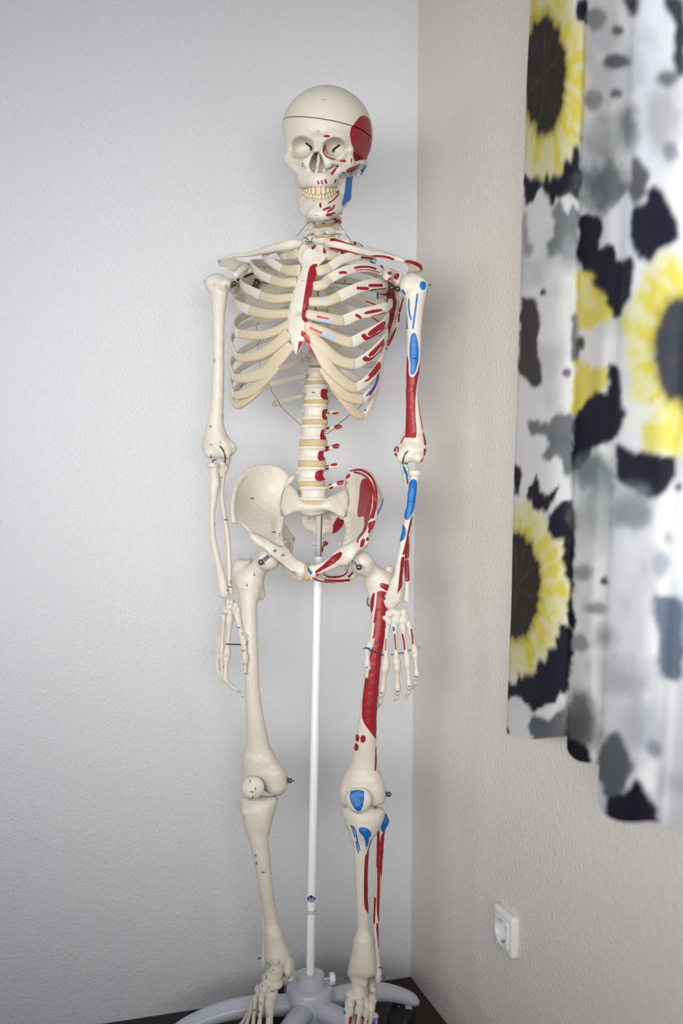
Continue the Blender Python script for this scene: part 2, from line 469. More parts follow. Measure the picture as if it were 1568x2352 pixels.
spot((90, 90, 70), Z19, 455, 1850, 25, 40)
blot(NAVY, Z19, [(610, 1970), (665, 1980), (680, 2200), (720, 2230), (650, 2380), (410, 2380), (425, 2250), (540, 2110), (600, 2130)], 5, 8)
blot(NAVY, Z20, [(405, -20), (665, -20), (620, 35), (520, 75), (500, 130), (450, 195), (405, 195)], 5, 8)
spot((120, 132, 134), Z20, 520, 210, 110, 110, .5, .95); spot((168, 174, 176), Z20, 540, 420, 110, 160, .7, .8)
spot((160, 164, 168), Z20, 470, 740, 50, 50); spot((160, 164, 168), Z20, 455, 1120, 50, 46); spot((150, 154, 158), Z20, 530, 935, 70, 30, .6)
spot((90, 92, 96), Z20, 580, 785, 24, 26); spot((150, 150, 152), Z20, 585, 1090, 60, 60, .8, .8)
spot((120, 122, 122), Z20, 450, 1570, 110, 180, .45, .95); spot((84, 84, 84), Z20, 440, 1590, 70, 110, .7, .7)
blot((22, 22, 30), Z20, [(355, 1640), (450, 1650), (515, 1690), (515, 1800), (355, 1800)], 5, 6)
# the broad fold nearest the camera
blot((92, 88, 88), Z19, [(725, 840), (800, 870), (828, 940), (800, 1060), (725, 1130)], 8, 10, .95)
blot(NAVY, Z19, [(850, 990), (920, 1080), (990, 1200), (985, 1300), (900, 1330), (830, 1430), (770, 1400), (720, 1290), (720, 1130), (800, 1100)], 5, 8)
blot((60, 64, 70), Z19, [(905, -20), (1020, -20), (1020, 405), (975, 405), (945, 230), (970, 140), (920, 60)], 6, 9)
spot((176, 174, 176), Z19, 890, 640, 110, 210, .6, .8); spot((150, 152, 158), Z19, 940, 815, 42, 50); spot((120, 122, 124), Z19, 920, 430, 48, 42)
flower(Z19, 1060, 1890, (215, 300), (385, 570), (1380, 1800), core=(66, 70, 80))
blot((238, 236, 226), Z19, [(670, 2260), (790, 2180), (880, 2170), (850, 2240), (740, 2330), (690, 2350)], 6, 10, .9)
blot(NAVY, Z20, [(640, 40), (760, 90), (970, 110), (965, 200), (890, 340), (830, 355), (750, 300), (650, 240)], 5, 8)
blot(YEL, Z20, [(780, -60), (975, -60), (968, 105), (880, 95), (790, 60)], 10, 14, .85)
spot((140, 146, 150), Z20, 740, 400, 110, 110, .6, .9)
spot((170, 176, 186), Z20, 885, 690, 45, 70, .5); spot((180, 184, 192), Z20, 925, 550, 25, 40, .5); spot((70, 70, 90), Z20, 985, 280, 20, 20)
blot((112, 122, 138), Z20, [(850, 850), (920, 870), (1020, 880), (1010, 1290), (960, 1330), (890, 1310), (870, 1150), (880, 1080), (825, 950)], 7, 9)
spot((186, 186, 190), Z20, 690, 1350, 120, 70, .6, .8); spot((170, 176, 184), Z20, 800, 1580, 110, 140, .7, .7); spot((140, 146, 156), Z20, 850, 1690, 40, 45)
blot((98, 104, 106), Z20, [(545, 1700), (640, 1590), (700, 1680), (742, 1780), (690, 1920), (600, 1970), (530, 1850)], 8, 9)
blot((24, 24, 38), Z20, [(590, 1975), (690, 1930), (760, 1850), (830, 1950), (875, 2030), (865, 2120), (590, 2120)], 6, 8)

m_cur, nt, b = newmat('printed_curtain_cloth')
at = nt.nodes.new('ShaderNodeAttribute'); at.attribute_name = 'dye'
nt.links.new(at.outputs['Color'], b.inputs['Base Color'])
b.inputs['Roughness'].default_value = 0.75; b.inputs['Specular IOR Level'].default_value = 0.2
bump(nt, b, 900, 0.08, 0.0005)
tr = nt.nodes.new('ShaderNodeBsdfTranslucent'); nt.links.new(at.outputs['Color'], tr.inputs['Color'])
mx = nt.nodes.new('ShaderNodeMixShader'); mx.inputs[0].default_value = 0.38
nt.links.new(b.outputs[0], mx.inputs[1]); nt.links.new(tr.outputs[0], mx.inputs[2])
nt.links.new(mx.outputs[0], nt.nodes['Material Output'].inputs[0])
curtain = link('curtain', mesh_from('curtain', Vc, Fc, {'dye': dyec}), m_cur)
curtain['label'] = 'long curtain printed with black, grey and yellow sunflower blotches beside the corner'
curtain['category'] = 'curtain'

# ------------------------------------------------------------------ wall socket on the right wall
m_sock = plain('white_socket_plastic', (226, 226, 224), 0.35)
m_dark = plain('hole_shade_dark', (40, 34, 32), 0.6)
m_steel = plain('polished_steel', (200, 200, 202), 0.22, 1.0)
sb0, sz0, sw, sh = 0.4095, 0.2573, 0.0705, 0.0705
def rrect(w, h, r, n=6):
    out = []
    for cx, cy, a0 in ((w - r, h - r, 0), (-w + r, h - r, 90), (-w + r, -h + r, 180), (w - r, -h + r, 270)):
        for k in range(n + 1):
            a = math.radians(a0 + 90 * k / n); out.append((cx + r * math.cos(a), cy + r * math.sin(a)))
    return out
sc_c = CORNER + RD * (sb0 + sw / 2) + ZV * (sz0 + sh / 2)
sock = bpy.data.objects.new('wall_socket', None); COL.objects.link(sock); sock.location = sc_c
sock['label'] = 'square white electrical wall socket low on the right wall'; sock['category'] = 'socket'
def spt(x, y, d): return RD * x + ZV * y + CN * d
def loops(name, lst, mat, cap_first, cap_last, parent, **k):
    V = []; Fc = []; n = len(lst[0][0])
    for pts, d in lst: V += [spt(x, y, d) for x, y in pts]
    for i in range(len(lst) - 1):
        for q in range(n):
            q2 = (q + 1) % n; Fc.append((i * n + q, i * n + q2, (i + 1) * n + q2, (i + 1) * n + q))
    if cap_first: Fc.append(tuple(range(n))[::-1])
    if cap_last: Fc.append(tuple(range((len(lst) - 1) * n, len(lst) * n)))
    mb = MB(); mb.add(V, Fc); return mb.build(name, mat, parent, **k)
h_ = sw / 2
fr_ = loops('frame', [(rrect(h_ * .96, h_ * .96, .006), 0.0), (rrect(h_, h_, .007), .004), (rrect(h_ * .985, h_ * .985, .007), .010), (rrect(h_ * .9, h_ * .9, .006), .0125),
                (rrect(h_ * .70, h_ * .70, .004), .0125), (rrect(h_ * .69, h_ * .69, .004), .010), (rrect(h_ * .69, h_ * .69, .004), .0)], m_sock, False, False, sock)
hole = [(0.0205 * math.cos(2 * math.pi * k / 28 + math.radians(45 - 45 / 3.5)), 0.0205 * math.sin(2 * math.pi * k / 28 + math.radians(45 - 45 / 3.5))) for k in range(28)]
def ins_loop(s):
    out = []
    for k in range(64):
        a = 2 * math.pi * k / 64; c, d = math.cos(a), math.sin(a)
        r = h_ * s / (abs(c) ** 14 + abs(d) ** 14) ** (1 / 14); out.append((r * c, r * d))
    return out
hole = []
for (x, y) in ins_loop(.68):
    a = math.atan2(y, x); hole.append((0.0192 * math.cos(a), 0.0192 * math.sin(a)))
ins = loops('socket_insert', [(ins_loop(.68), .002), (ins_loop(.68), .0145), (ins_loop(.65), .0155), ([(x * 1.03, y * 1.03) for x, y in hole], .0155),
                (hole, .0145), ([(x * .97, y * .97) for x, y in hole], .001)], m_sock, False, True, sock)
mb = MB()
for sx in (-1, 1): MB().tube([spt(sx * .0095, 0, .0012), spt(sx * .0095, 0, .002)], .0028, 14).build('pin_hole_shade', m_dark, ins)  # dark discs stand in for the shade inside the holes
mb = MB()
for sy in (-1, 1): MB().box(spt(0, sy * .0172, .0075), RD * .0028, ZV * .0009, CN * .006).build('earth_clip', m_steel, ins, smooth=False)
# ------------------------------------------------------------------ volume modelling of organic shapes
def polyfield(U, V, P):
    return sd_poly(U, V, P)

class Vol:
    def __init__(s, h=0.0013, rough=None):
        s.h = h; s.ops = []; s.rough = (0.00022 if h > .00105 else 0.00008) if rough is None else rough
    def _op(s, lo, hi, fn, k, mode):
        s.ops.append((np.asarray(lo, float), np.asarray(hi, float), fn, k, mode)); return s
    # tapered bone along a smooth line; q < 1 flattens it along n ('h' = horizontal normal)
    def chain(s, pts, rs, q=1.0, n=None, k=0.004, mode='u', sub=4):
        pts = np.asarray(pts, float)
        if np.isscalar(rs): rs = [rs] * len(pts)
        A = np.concatenate([pts, np.asarray(rs, float)[:, None]], 1)
        if len(pts) > 2 and sub > 1: A = catmull(A, sub)
        A[:, 3] = np.maximum(A[:, 3], 1e-4)
        segs = []
        for i in range(len(A) - 1):
            a, b, ra, rb = A[i, :3], A[i + 1, :3], A[i, 3], A[i + 1, 3]
            t = (b - a) / (np.linalg.norm(b - a) + 1e-9)
            nn = None
            if q < 1:
                nn = np.cross(t, [0, 0, 1.0]) if isinstance(n, str) else np.asarray(n, float)
                nn = nn - t * (nn @ t); nn = nn / (np.linalg.norm(nn) + 1e-9)
            segs.append((a, b, ra, rb, nn))
        lo = (A[:, :3] - A[:, 3:]).min(0); hi = (A[:, :3] + A[:, 3:]).max(0)
        def fn(X, Y, Z, ax):
            D = np.full(X.shape, 0.03, np.float32)
            for a, b, ra, rb, nn in segs:
                r = max(ra, rb) + 0.012
                l = np.minimum(a, b) - r; h2 = np.maximum(a, b) + r
                sl = tuple(slice(np.searchsorted(ax[i], l[i]), np.searchsorted(ax[i], h2[i])) for i in range(3))
                if any(q_.stop <= q_.start for q_ in sl): continue
                x = X[sl] - a[0]; y = Y[sl] - a[1]; z = Z[sl] - a[2]
                e = b - a; L2 = e @ e + 1e-12
                t = np.clip((x * e[0] + y * e[1] + z * e[2]) / L2, 0, 1)
                x = x - t * e[0]; y = y - t * e[1]; z = z - t * e[2]
                if nn is not None:
                    on = (x * nn[0] + y * nn[1] + z * nn[2]) * (1 / q - 1)
                    x = x + on * nn[0]; y = y + on * nn[1]; z = z + on * nn[2]
                    d = (np.sqrt(x * x + y * y + z * z) - (ra + (rb - ra) * t))
                    d = d * np.where(d < 0.003, 0.5 + q / 2, 1)
                else:
                    d = np.sqrt(x * x + y * y + z * z) - (ra + (rb - ra) * t)
                D[sl] = np.minimum(D[sl], d)
            return D
        return s._op(lo, hi, fn, k, mode)
    def ell(s, c, r, k=0.004, mode='u', axes=None):
        c = np.asarray(c, float); r = np.asarray(r, float) * np.ones(3)
        A = np.eye(3) if axes is None else np.asarray(axes, float)
        R = r.max()
        def fn(X, Y, Z, ax):
            x, y, z = X - c[0], Y - c[1], Z - c[2]
            u = x * A[0][0] + y * A[0][1] + z * A[0][2]; v = x * A[1][0] + y * A[1][1] + z * A[1][2]; w = x * A[2][0] + y * A[2][1] + z * A[2][2]
            k0 = np.sqrt((u / r[0]) ** 2 + (v / r[1]) ** 2 + (w / r[2]) ** 2)
            k1 = np.sqrt((u / r[0] ** 2) ** 2 + (v / r[1] ** 2) ** 2 + (w / r[2] ** 2) ** 2) + 1e-9
            return k0 * (k0 - 1) / k1
        return s._op(c - R, c + R, fn, k, mode)
    # a curved plate: outline measured in the photo, its depth from control points
    def sheet(s, tf, poly, ctrl, th, k=0.004, mode='u', rnd=None, smooth=2):
        P = chaikin(z2p(tf, poly), smooth)
        C = z2p(tf, ctrl); fr = np.array([c[2] for c in ctrl], float)
        Yc = np.array([planeY(C[i, 0], fr[i]) for i in range(len(C))])
        Pn = C / 100.0
        def phi(r): return np.where(r > 1e-6, r * r * np.log(r + 1e-9), 0)
        n = len(C); rr = np.sqrt(((Pn[:, None] - Pn[None]) ** 2).sum(-1))
        Amat = np.zeros((n + 3, n + 3)); Amat[:n, :n] = phi(rr) + 1e-3 * np.eye(n); Amat[:n, n] = 1; Amat[:n, n + 1:] = Pn
        Amat[n, :n] = 1; Amat[n + 1:, :n] = Pn.T
        w = np.linalg.lstsq(Amat, np.concatenate([Yc, [0, 0, 0]]), rcond=None)[0]
        def depth(U, V):
            u, v = U / 100.0, V / 100.0
            D = w[n] + w[n + 1] * u + w[n + 2] * v
            for i in range(n):
                r2 = (u - Pn[i, 0]) ** 2 + (v - Pn[i, 1]) ** 2
                D = D + w[i] * 0.5 * r2 * np.log(r2 + 1e-12)
            return D
        pd = depth(P[:, 0], P[:, 1])
        Wp = np.array([atY(P[i, 0], P[i, 1], pd[i]) for i in range(len(P))])
        lo = Wp.min(0); hi = Wp.max(0)
        lo[1] = min(lo[1], Yc.min()) - th; hi[1] = max(hi[1], Yc.max()) + th
        rnd_ = th * 0.5 if rnd is None else rnd
        def fn(X, Y, Z, ax):
            U, V = proj(np.stack([X, Y, Z], -1))
            d2 = sd_poly(U, V, P) * (Y / F) + rnd_
            Dp = depth(U, V)
            # steep plates: correct the thickness by the slope
            gx = (depth(U + 1.5, V) - Dp) / (1.5 * Y0 / F); gy = (depth(U, V + 1.5) - Dp) / (1.5 * Y0 / F)
            sl = np.sqrt(1 + np.clip(gx * gx + gy * gy, 0, 9))
            d1 = np.abs(Y - Dp) / sl - th / 2 + rnd_
            return np.minimum(np.maximum(d1, d2), 0) + np.sqrt(np.maximum(d1, 0) ** 2 + np.maximum(d2, 0) ** 2) - rnd_
        return s._op(lo, hi, fn, k, mode)
    # straight prism through a photo outline between two depths
    def prism(s, tf, poly, fr0, fr1, k=0.003, mode='s', smooth=2):
        P = chaikin(z2p(tf, poly), smooth)
        ya = planeY(P[:, 0].mean(), fr1); yb = planeY(P[:, 0].mean(), fr0)
        Wp = np.array([atY(x, y, Y) for x, y in P for Y in (ya, yb)])
        def fn(X, Y, Z, ax):
            U, V = proj(np.stack([X, Y, Z], -1))
            return np.maximum(sd_poly(U, V, P) * (Y / F), np.abs(Y - (ya + yb) / 2) - (yb - ya) / 2)
        return s._op(Wp.min(0), Wp.max(0), fn, k, mode)
    # drum with a waist along a->b (vertebral bodies, discs)
    def drum(s, a, b, rx, ry, waist=0.0, rnd=0.002, xdir=(1, 0, 0), k=0.003, bulge=0.0):
        a = np.asarray(a, float); b = np.asarray(b, float); t = b - a; L = np.linalg.norm(t); t = t / L
        xd = np.asarray(xdir, float); xd = xd - t * (xd @ t); xd /= np.linalg.norm(xd); yd = np.cross(t, xd)
        R = max(rx, ry) * (1 + bulge)
        def fn(X, Y, Z, ax):
            x, y, z = X - a[0], Y - a[1], Z - a[2]
            h = x * t[0] + y * t[1] + z * t[2]; u = x * xd[0] + y * xd[1] + z * xd[2]; v = x * yd[0] + y * yd[1] + z * yd[2]
            c = 1 - (2 * h / L - 1) ** 2
            sc = 1 - waist * np.clip(c, 0, 1) + bulge * np.clip(c, 0, 1)
            e = np.sqrt((u / rx) ** 2 + (v / ry) ** 2)
            d2 = (e - sc) * min(rx, ry) + rnd
            d1 = np.abs(h - L / 2) - L / 2 + rnd
            return np.minimum(np.maximum(d1, d2), 0) + np.sqrt(np.maximum(d1, 0) ** 2 + np.maximum(d2, 0) ** 2) - rnd
        return s._op(np.minimum(a, b) - R, np.maximum(a, b) + R, fn, k, mode='u')
    def half(s, nrm, d):
        """keep only the side where p.nrm < d"""
        nrm = np.asarray(nrm, float)
        return s._op(np.full(3, -9), np.full(3, 9), lambda X, Y, Z, ax: X * nrm[0] + Y * nrm[1] + Z * nrm[2] - d, 0, 'i')
    def field(s):
        ul = [o for o in s.ops if o[4] == 'u']
        pad = 4 * s.h + 0.003
        lo = np.min([o[0] for o in ul], 0) - pad; hi = np.max([o[1] for o in ul], 0) + pad
        n = np.ceil((hi - lo) / s.h).astype(int) + 1
        ax = [lo[i] + s.h * np.arange(n[i]) for i in range(3)]
        D = np.full(tuple(n), 0.03, np.float32)
        for (l, h, fn, k, mode) in s.ops:
            p = k + 3 * s.h
            sl = []
            for i in range(3):
                i0 = max(0, int((l[i] - p - lo[i]) / s.h)); i1 = min(n[i], int((h[i] + p - lo[i]) / s.h) + 2)
                sl.append(slice(i0, max(i1, i0)))
            sl = tuple(sl)
            if any(q.stop <= q.start for q in sl): continue
            sax = [ax[i][sl[i]] for i in range(3)]
            X, Y, Z = np.meshgrid(*sax, indexing='ij')
            d = fn(X, Y, Z, sax); A = D[sl]
            if mode == 'u':
                if k > 0:
                    hh = np.maximum(k - np.abs(A - d), 0) / k; r = np.minimum(A, d) - hh * hh * k * 0.25
                else: r = np.minimum(A, d)
            elif mode == 's':
                hh = np.maximum(k - np.abs(A + d), 0) / max(k, 1e-6); r = np.maximum(A, -d) + hh * hh * k * 0.25
            else:
                r = np.maximum(A, d)
            D[sl] = r
        if s.rough:
            a, b, c = [q.astype(np.float32) for q in ax]
            a = a[:, None, None]; b = b[None, :, None]; c = c[None, None, :]
            D += s.rough * (np.sin(a * 310 + c * 170 + 1.3) * np.sin(b * 290 - a * 120) + np.sin(c * 330 + b * 210) * np.sin(a * 250 - c * 90 + .7) + .6 * np.sin(a * 640 + b * 500) * np.sin(c * 610 - a * 330))
        D[0] = D[-1] = 0.03; D[:, 0] = D[:, -1] = 0.03; D[:, :, 0] = D[:, :, -1] = 0.03
        return D, lo
    def mesh(s, Dlo=None):
        D, lo = s.field() if Dlo is None else Dlo
        return surface_nets(D, lo, s.h)

def surface_nets(D, lo, h):
    nx, ny, nz = D.shape
    ins = D < 0
    c = ins[:-1, :-1, :-1].astype(np.int8)
    cnt = np.zeros((nx - 1, ny - 1, nz - 1), np.int8)
    offs = [(i, j, k) for i in (0, 1) for j in (0, 1) for k in (0, 1)]
    for i, j, k in offs: cnt += ins[i:nx - 1 + i, j:ny - 1 + j, k:nz - 1 + k]
    mi = np.argwhere((cnt > 0) & (cnt < 8))
    if len(mi) == 0: return np.zeros((0, 3)), np.zeros((0, 4), int)
    val = np.stack([D[mi[:, 0] + i, mi[:, 1] + j, mi[:, 2] + k] for i, j, k in offs], 1).astype(float)
    O = np.array(offs, float)
    acc = np.zeros((len(mi), 3)); num = np.zeros(len(mi))
    for a in range(8):
        for b in range(a + 1, 8):
            if np.abs(O[a] - O[b]).sum() != 1: continue
            m = (val[:, a] < 0) != (val[:, b] < 0)
            t = np.where(m, val[:, a] / (val[:, a] - val[:, b] + 1e-20), 0)
            acc += np.where(m[:, None], O[a] + t[:, None] * (O[b] - O[a]), 0); num += m
    V = lo + h * (mi + acc / num[:, None])
    idm = np.full((nx - 1, ny - 1, nz - 1), -1, np.int32); idm[mi[:, 0], mi[:, 1], mi[:, 2]] = np.arange(len(mi))
    Fs = []
    for axi in range(3):
        s0 = [slice(1, -1)] * 3; s1 = [slice(1, -1)] * 3
        s0[axi] = slice(0, -1); s1[axi] = slice(1, None)
        A, B = ins[tuple(s0)], ins[tuple(s1)]
        for flip in (0, 1):
            e = np.argwhere((A & ~B) if flip == 0 else (~A & B))
            if len(e) == 0: continue
            e = e + np.array([0 if i == axi else 1 for i in range(3)])
            u, v = [(1, 2), (2, 0), (0, 1)][axi]
            def at(du, dv):
                q = e.copy(); q[:, u] -= du; q[:, v] -= dv
                return idm[q[:, 0], q[:, 1], q[:, 2]]
            quad = np.stack([at(1, 1), at(0, 1), at(0, 0), at(1, 0)], 1)
            if flip: quad = quad[:, ::-1]
            Fs.append(quad)
    Fq = np.concatenate(Fs); Fq = Fq[(Fq >= 0).all(1)]
    # one light relaxation to hide the grid
    for _ in range(2):
        sm = np.zeros_like(V); ct = np.zeros(len(V))
        for a in range(4):
            b = (a + 1) % 4
            np.add.at(sm, Fq[:, a], V[Fq[:, b]]); np.add.at(ct, Fq[:, a], 1)
            np.add.at(sm, Fq[:, b], V[Fq[:, a]]); np.add.at(ct, Fq[:, b], 1)
        V = 0.55 * V + 0.45 * sm / np.maximum(ct, 1)[:, None]
    return V, Fq

def vnormals(V, Fq):
    n = np.cross(V[Fq[:, 2]] - V[Fq[:, 0]], V[Fq[:, 3]] - V[Fq[:, 1]])
    N = np.zeros_like(V)
    for a in range(4): np.add.at(N, Fq[:, a], n)
    return N / (np.linalg.norm(N, axis=1)[:, None] + 1e-12)

def pigment(V, Fq, paint, back=0.05):
    """paint: (colour key, window, points[, stroke width]) areas on the side that was painted"""
    N = vnormals(V, Fq); d = V - CAM; d = d / np.linalg.norm(d, axis=1)[:, None]
    face = (N * d).sum(1)
    U, Vp = proj(V)
    out = {}
    for key in ('red', 'blue'):
        best = np.full(len(V), 8.0)
        for p in paint:
            if p[0] != key: continue
            tf = p[1]
            if len(p) > 3 and p[3] is not None:
                P = chaikin(z2p(tf, p[2]), 2, False); pad = p[3] / tf[2] + 9
            else:
                P = chaikin(z2p(tf, p[2]), 2); pad = 9
            lim = p[4] if len(p) > 4 else None
            m = (U > P[:, 0].min() - pad) & (U < P[:, 0].max() + pad) & (Vp > P[:, 1].min() - pad) & (Vp < P[:, 1].max() + pad) & (face < back)
            if lim is not None:
                fr = Y0 - YAW * (U - 735) * Y0 / F - V[:, 1]
                m &= (fr > lim[0]) & (fr < lim[1])
            if not m.any(): continue
            sd = sd_line(U[m], Vp[m], P, p[3] / tf[2]) if (len(p) > 3 and p[3] is not None) else sd_poly(U[m], Vp[m], P)
            best[m] = np.minimum(best[m], sd)
        out[key] = np.clip(0.5 - (best - .45) / 16.0, 0, 1)
    return out

# ------------------------------------------------------------------ bone materials
def bonemat(name, rgb, rough=0.42, red=(142, 22, 34), blue=(8, 98, 170)):
    m, nt, b = newmat(name)
    def mask(attr):
        a = nt.nodes.new('ShaderNodeAttribute'); a.attribute_name = attr
        r = nt.nodes.new('ShaderNodeMapRange'); r.interpolation_type = 'SMOOTHSTEP'
        r.inputs['From Min'].default_value = 0.475; r.inputs['From Max'].default_value = 0.525
        nt.links.new(a.outputs['Fac'], r.inputs['Value']); return r.outputs['Result']
    tc = nt.nodes.new('ShaderNodeTexCoord')
    nz = nt.nodes.new('ShaderNodeTexNoise'); nz.inputs['Scale'].default_value = 14; nz.inputs['Detail'].default_value = 4
    nt.links.new(tc.outputs['Object'], nz.inputs['Vector'])
    base = nt.nodes.new('ShaderNodeMixRGB')
    c = np.array(rgb, float)
    base.inputs['Color1'].default_value = (*lin(c * np.array([.965, .955, .935])), 1); base.inputs['Color2'].default_value = (*lin(np.minimum(c * 1.02, 255)), 1)
    nt.links.new(nz.outputs['Fac'], base.inputs['Fac'])
    prev = base.outputs[0]
    for attr, col in (('red', red), ('blue', blue)):
        mx = nt.nodes.new('ShaderNodeMixRGB'); mx.inputs['Color2'].default_value = (*lin(col), 1)
        nt.links.new(mask(attr), mx.inputs['Fac']); nt.links.new(prev, mx.inputs['Color1']); prev = mx.outputs[0]
    nt.links.new(prev, b.inputs['Base Color'])
    b.inputs['Roughness'].default_value = rough; b.inputs['Specular IOR Level'].default_value = 0.4
    n2 = nt.nodes.new('ShaderNodeTexNoise'); n2.inputs['Scale'].default_value = 260; n2.inputs['Detail'].default_value = 3
    n3 = nt.nodes.new('ShaderNodeTexNoise'); n3.inputs['Scale'].default_value = 60; n3.inputs['Detail'].default_value = 2
    ad = nt.nodes.new('ShaderNodeMath'); ad.operation = 'ADD'
    bp = nt.nodes.new('ShaderNodeBump'); bp.inputs['Strength'].default_value = 0.3; bp.inputs['Distance'].default_value = 0.0015
    nt.links.new(tc.outputs['Object'], n2.inputs['Vector']); nt.links.new(tc.outputs['Object'], n3.inputs['Vector'])
    nt.links.new(n2.outputs['Fac'], ad.inputs[0]); nt.links.new(n3.outputs['Fac'], ad.inputs[1])
    nt.links.new(ad.outputs[0], bp.inputs['Height']); nt.links.new(bp.outputs['Normal'], b.inputs['Normal'])
    return m
m_bone = bonemat('ivory_bone', (211, 205, 194))
m_cart = bonemat('tan_cartilage', (196, 183, 158), 0.42, (176, 48, 52), (152, 182, 204))
m_disc = bonemat('tan_disc', (190, 166, 124), 0.5)
m_tooth = bonemat('ivory_teeth', (214, 200, 165), 0.3)
m_wire = plain('black_wire', (30, 30, 32), 0.5)
m_ink = plain('black_ink', (28, 26, 28), 0.8)
m_metal = plain('dull_steel', (118, 114, 108), 0.42, 1.0)
m_brass = plain('brass_rod', (196, 160, 96), 0.25, 1.0)

SK = np.array([0, 0, 0.0])
sk_base = S(712, 2340, 0)
skeleton = bpy.data.objects.new('anatomical_skeleton', None); COL.objects.link(skeleton)
skeleton.location = sk_base
skeleton['label'] = 'life-size ivory anatomical skeleton model with red and blue muscle markings hanging on the white stand'
skeleton['category'] = 'skeleton'
BVH = {}
def finish(name, V, Fq, parent, mat=None, paint=(), label=None, back=0.05):
    if len(V) == 0: raise RuntimeError('empty ' + name)
    attrs = pigment(V, Fq, paint, back) if paint else None
    o = link(name, mesh_from(name, V - sk_base, Fq, attrs), mat or m_bone, parent, label)
    BVH[o.name] = (V, Fq)
    return o
def bone(name, vol, parent=None, mat=None, paint=(), label=None, back=0.05):
    V, Fq = vol.mesh()
    return finish(name, V, Fq, parent or skeleton, mat, paint, label, back)
def E(tf, rows, k=1.0):
    """rows of (y, x left, x right, front): centre points and radii in metres"""
    P = []; R = []
    for r in rows:
        y, a, b = r[:3]; fr = r[3] if len(r) > 3 else 0
        p = zS(tf, (a + b) / 2, y, fr); P.append(p); R.append((b - a) / 2 / tf[2] * p[1] / F * k)
    return P, R
def zc(tf, rows):
    """rows of (x, y, front, radius in window pixels)"""
    P = []; R = []
    for x, y, fr, r in rows:
        p = zS(tf, x, y, fr); P.append(p); R.append(r / tf[2] * p[1] / F)
    return P, R
def zr(tf, r): return r / tf[2] * MPP
FWD = np.array([-YAW, -1.0, 0]) / math.hypot(YAW, 1)        # the way the skeleton faces
SIDE = np.array([1.0, -YAW, 0]) / math.hypot(YAW, 1)        # towards its left side
# ------------------------------------------------------------------ long bones
def femur_right():
    v = Vol(0.0014)
    P, R = E(Z10, [(330, 75, 300, -.005), (400, 98, 288, -.0), (460, 105, 268, .004), (530, 112, 253, .008), (600, 115, 251, .01), (800, 128, 255, .015), (1000, 141, 263, .018),
                   (1250, 153, 276, .018), (1450, 160, 306, .014), (1600, 160, 338, .008), (1720, 152, 368, .002), (1800, 138, 402, -.004)])
    v.chain(P, R, q=.86, n=FWD, k=.006)
    v.chain(*zc(Z10, [(348, 160, .028, 92), (348, 161, .028, 92)]), k=.008)                  # head
    v.chain(*zc(Z10, [(320, 180, .01, 72), (240, 260, .0, 78), (190, 340, -.004, 98)]), k=.012)  # neck
    v.chain(*zc(Z10, [(120, 215, -.012, 62), (110, 262, -.014, 68), (150, 330, -.01, 78)]), k=.010)    # greater trochanter
    v.ell(zS(Z10, 152, 172, -.02), [zr(Z10, 62), zr(Z10, 70), zr(Z10, 34)], k=.006)
    v.ell(zS(Z10, 150, 150, -.012), [zr(Z10, 40), zr(Z10, 46), zr(Z10, 14)], k=.005, mode='s')
    v.ell(zS(Z10, 285, 440, -.014), [zr(Z10, 34), zr(Z10, 45), zr(Z10, 56)], k=.010)         # lesser trochanter
    v.sheet(Z10, [(140, 1740), (370, 1740), (425, 1822), (478, 1895), (494, 1960), (484, 2040), (442, 2092), (390, 2092), (330, 2066), (296, 2046), (240, 2080), (180, 2100), (136, 2060), (118, 1980), (126, 1880)],
            [(140, 1740, -.004), (400, 1760, -.004), (490, 1960, -.014), (130, 1980, -.014), (300, 1900, -.002), (300, 2040, -.016), (420, 2080, -.012), (200, 2090, -.012)], .046, rnd=.017, k=.010)
    v.chain(*zc(Z10, [(400, 1930, .006, 62), (405, 2010, .004, 66)]), k=.014)
    v.chain(*zc(Z10, [(302, 2030, .03, 18), (300, 2120, .012, 24)]), k=.008, mode='s')
    return v
fem = bone('femur', femur_right())
bone('patella', Vol(.0012).chain(*zc(Z10, [(190, 2012, .030, 62), (240, 2010, .031, 62), (222, 2050, .031, 60)]), q=.42, n=FWD, k=.012).ell(zS(Z10, 216, 2026, .031), [zr(Z10, 90), .0085, zr(Z10, 86)], k=.008).chain(*zc(Z10, [(205, 2070, .033, 45), (208, 2092, .03, 26)]), k=.012))

def tibia_right():
    v = Vol(0.0014)
    P, R = E(Z13, [(120, 122, 440, -.004), (190, 142, 420, -.002), (300, 163, 402, .0), (430, 196, 401, .002), (620, 243, 420, .002), (850, 282, 441, .0), (1080, 322, 468, -.003),
                   (1200, 342, 490, -.004), (1350, 368, 520, -.005), (1500, 385, 555, -.006), (1600, 385, 600, -.006)])
    v.chain(P, R, q=.9, n=FWD, k=.006)
    v.sheet(Z13, [(74, -28), (130, -46), (300, -40), (470, -60), (502, -26), (484, 56), (442, 130), (408, 250), (400, 340), (170, 330), (140, 195), (112, 110), (84, 36)],
            [(80, 0, -.012), (490, -10, -.012), (280, 20, -.004), (280, 300, -.002), (120, 100, -.008), (450, 80, -.008)], .040, rnd=.0175, k=.012)
    v.chain(*zc(Z13, [(165, 120, .014, 46), (172, 180, .014, 30), (190, 260, .01, 18)]), k=.012)   # tuberosity
    v.sheet(Z13, [(372, 1380), (524, 1380), (562, 1520), (614, 1600), (637, 1680), (624, 1738), (590, 1784), (562, 1768), (500, 1742), (440, 1720), (368, 1690), (374, 1590)],
            [(372, 1380, -.005), (524, 1380, -.006), (630, 1690, -.012), (590, 1780, -.012), (370, 1690, -.006), (480, 1650, .0), (480, 1730, .002)], .030, rnd=.011, k=.018)
    return v
bone('tibia', tibia_right())
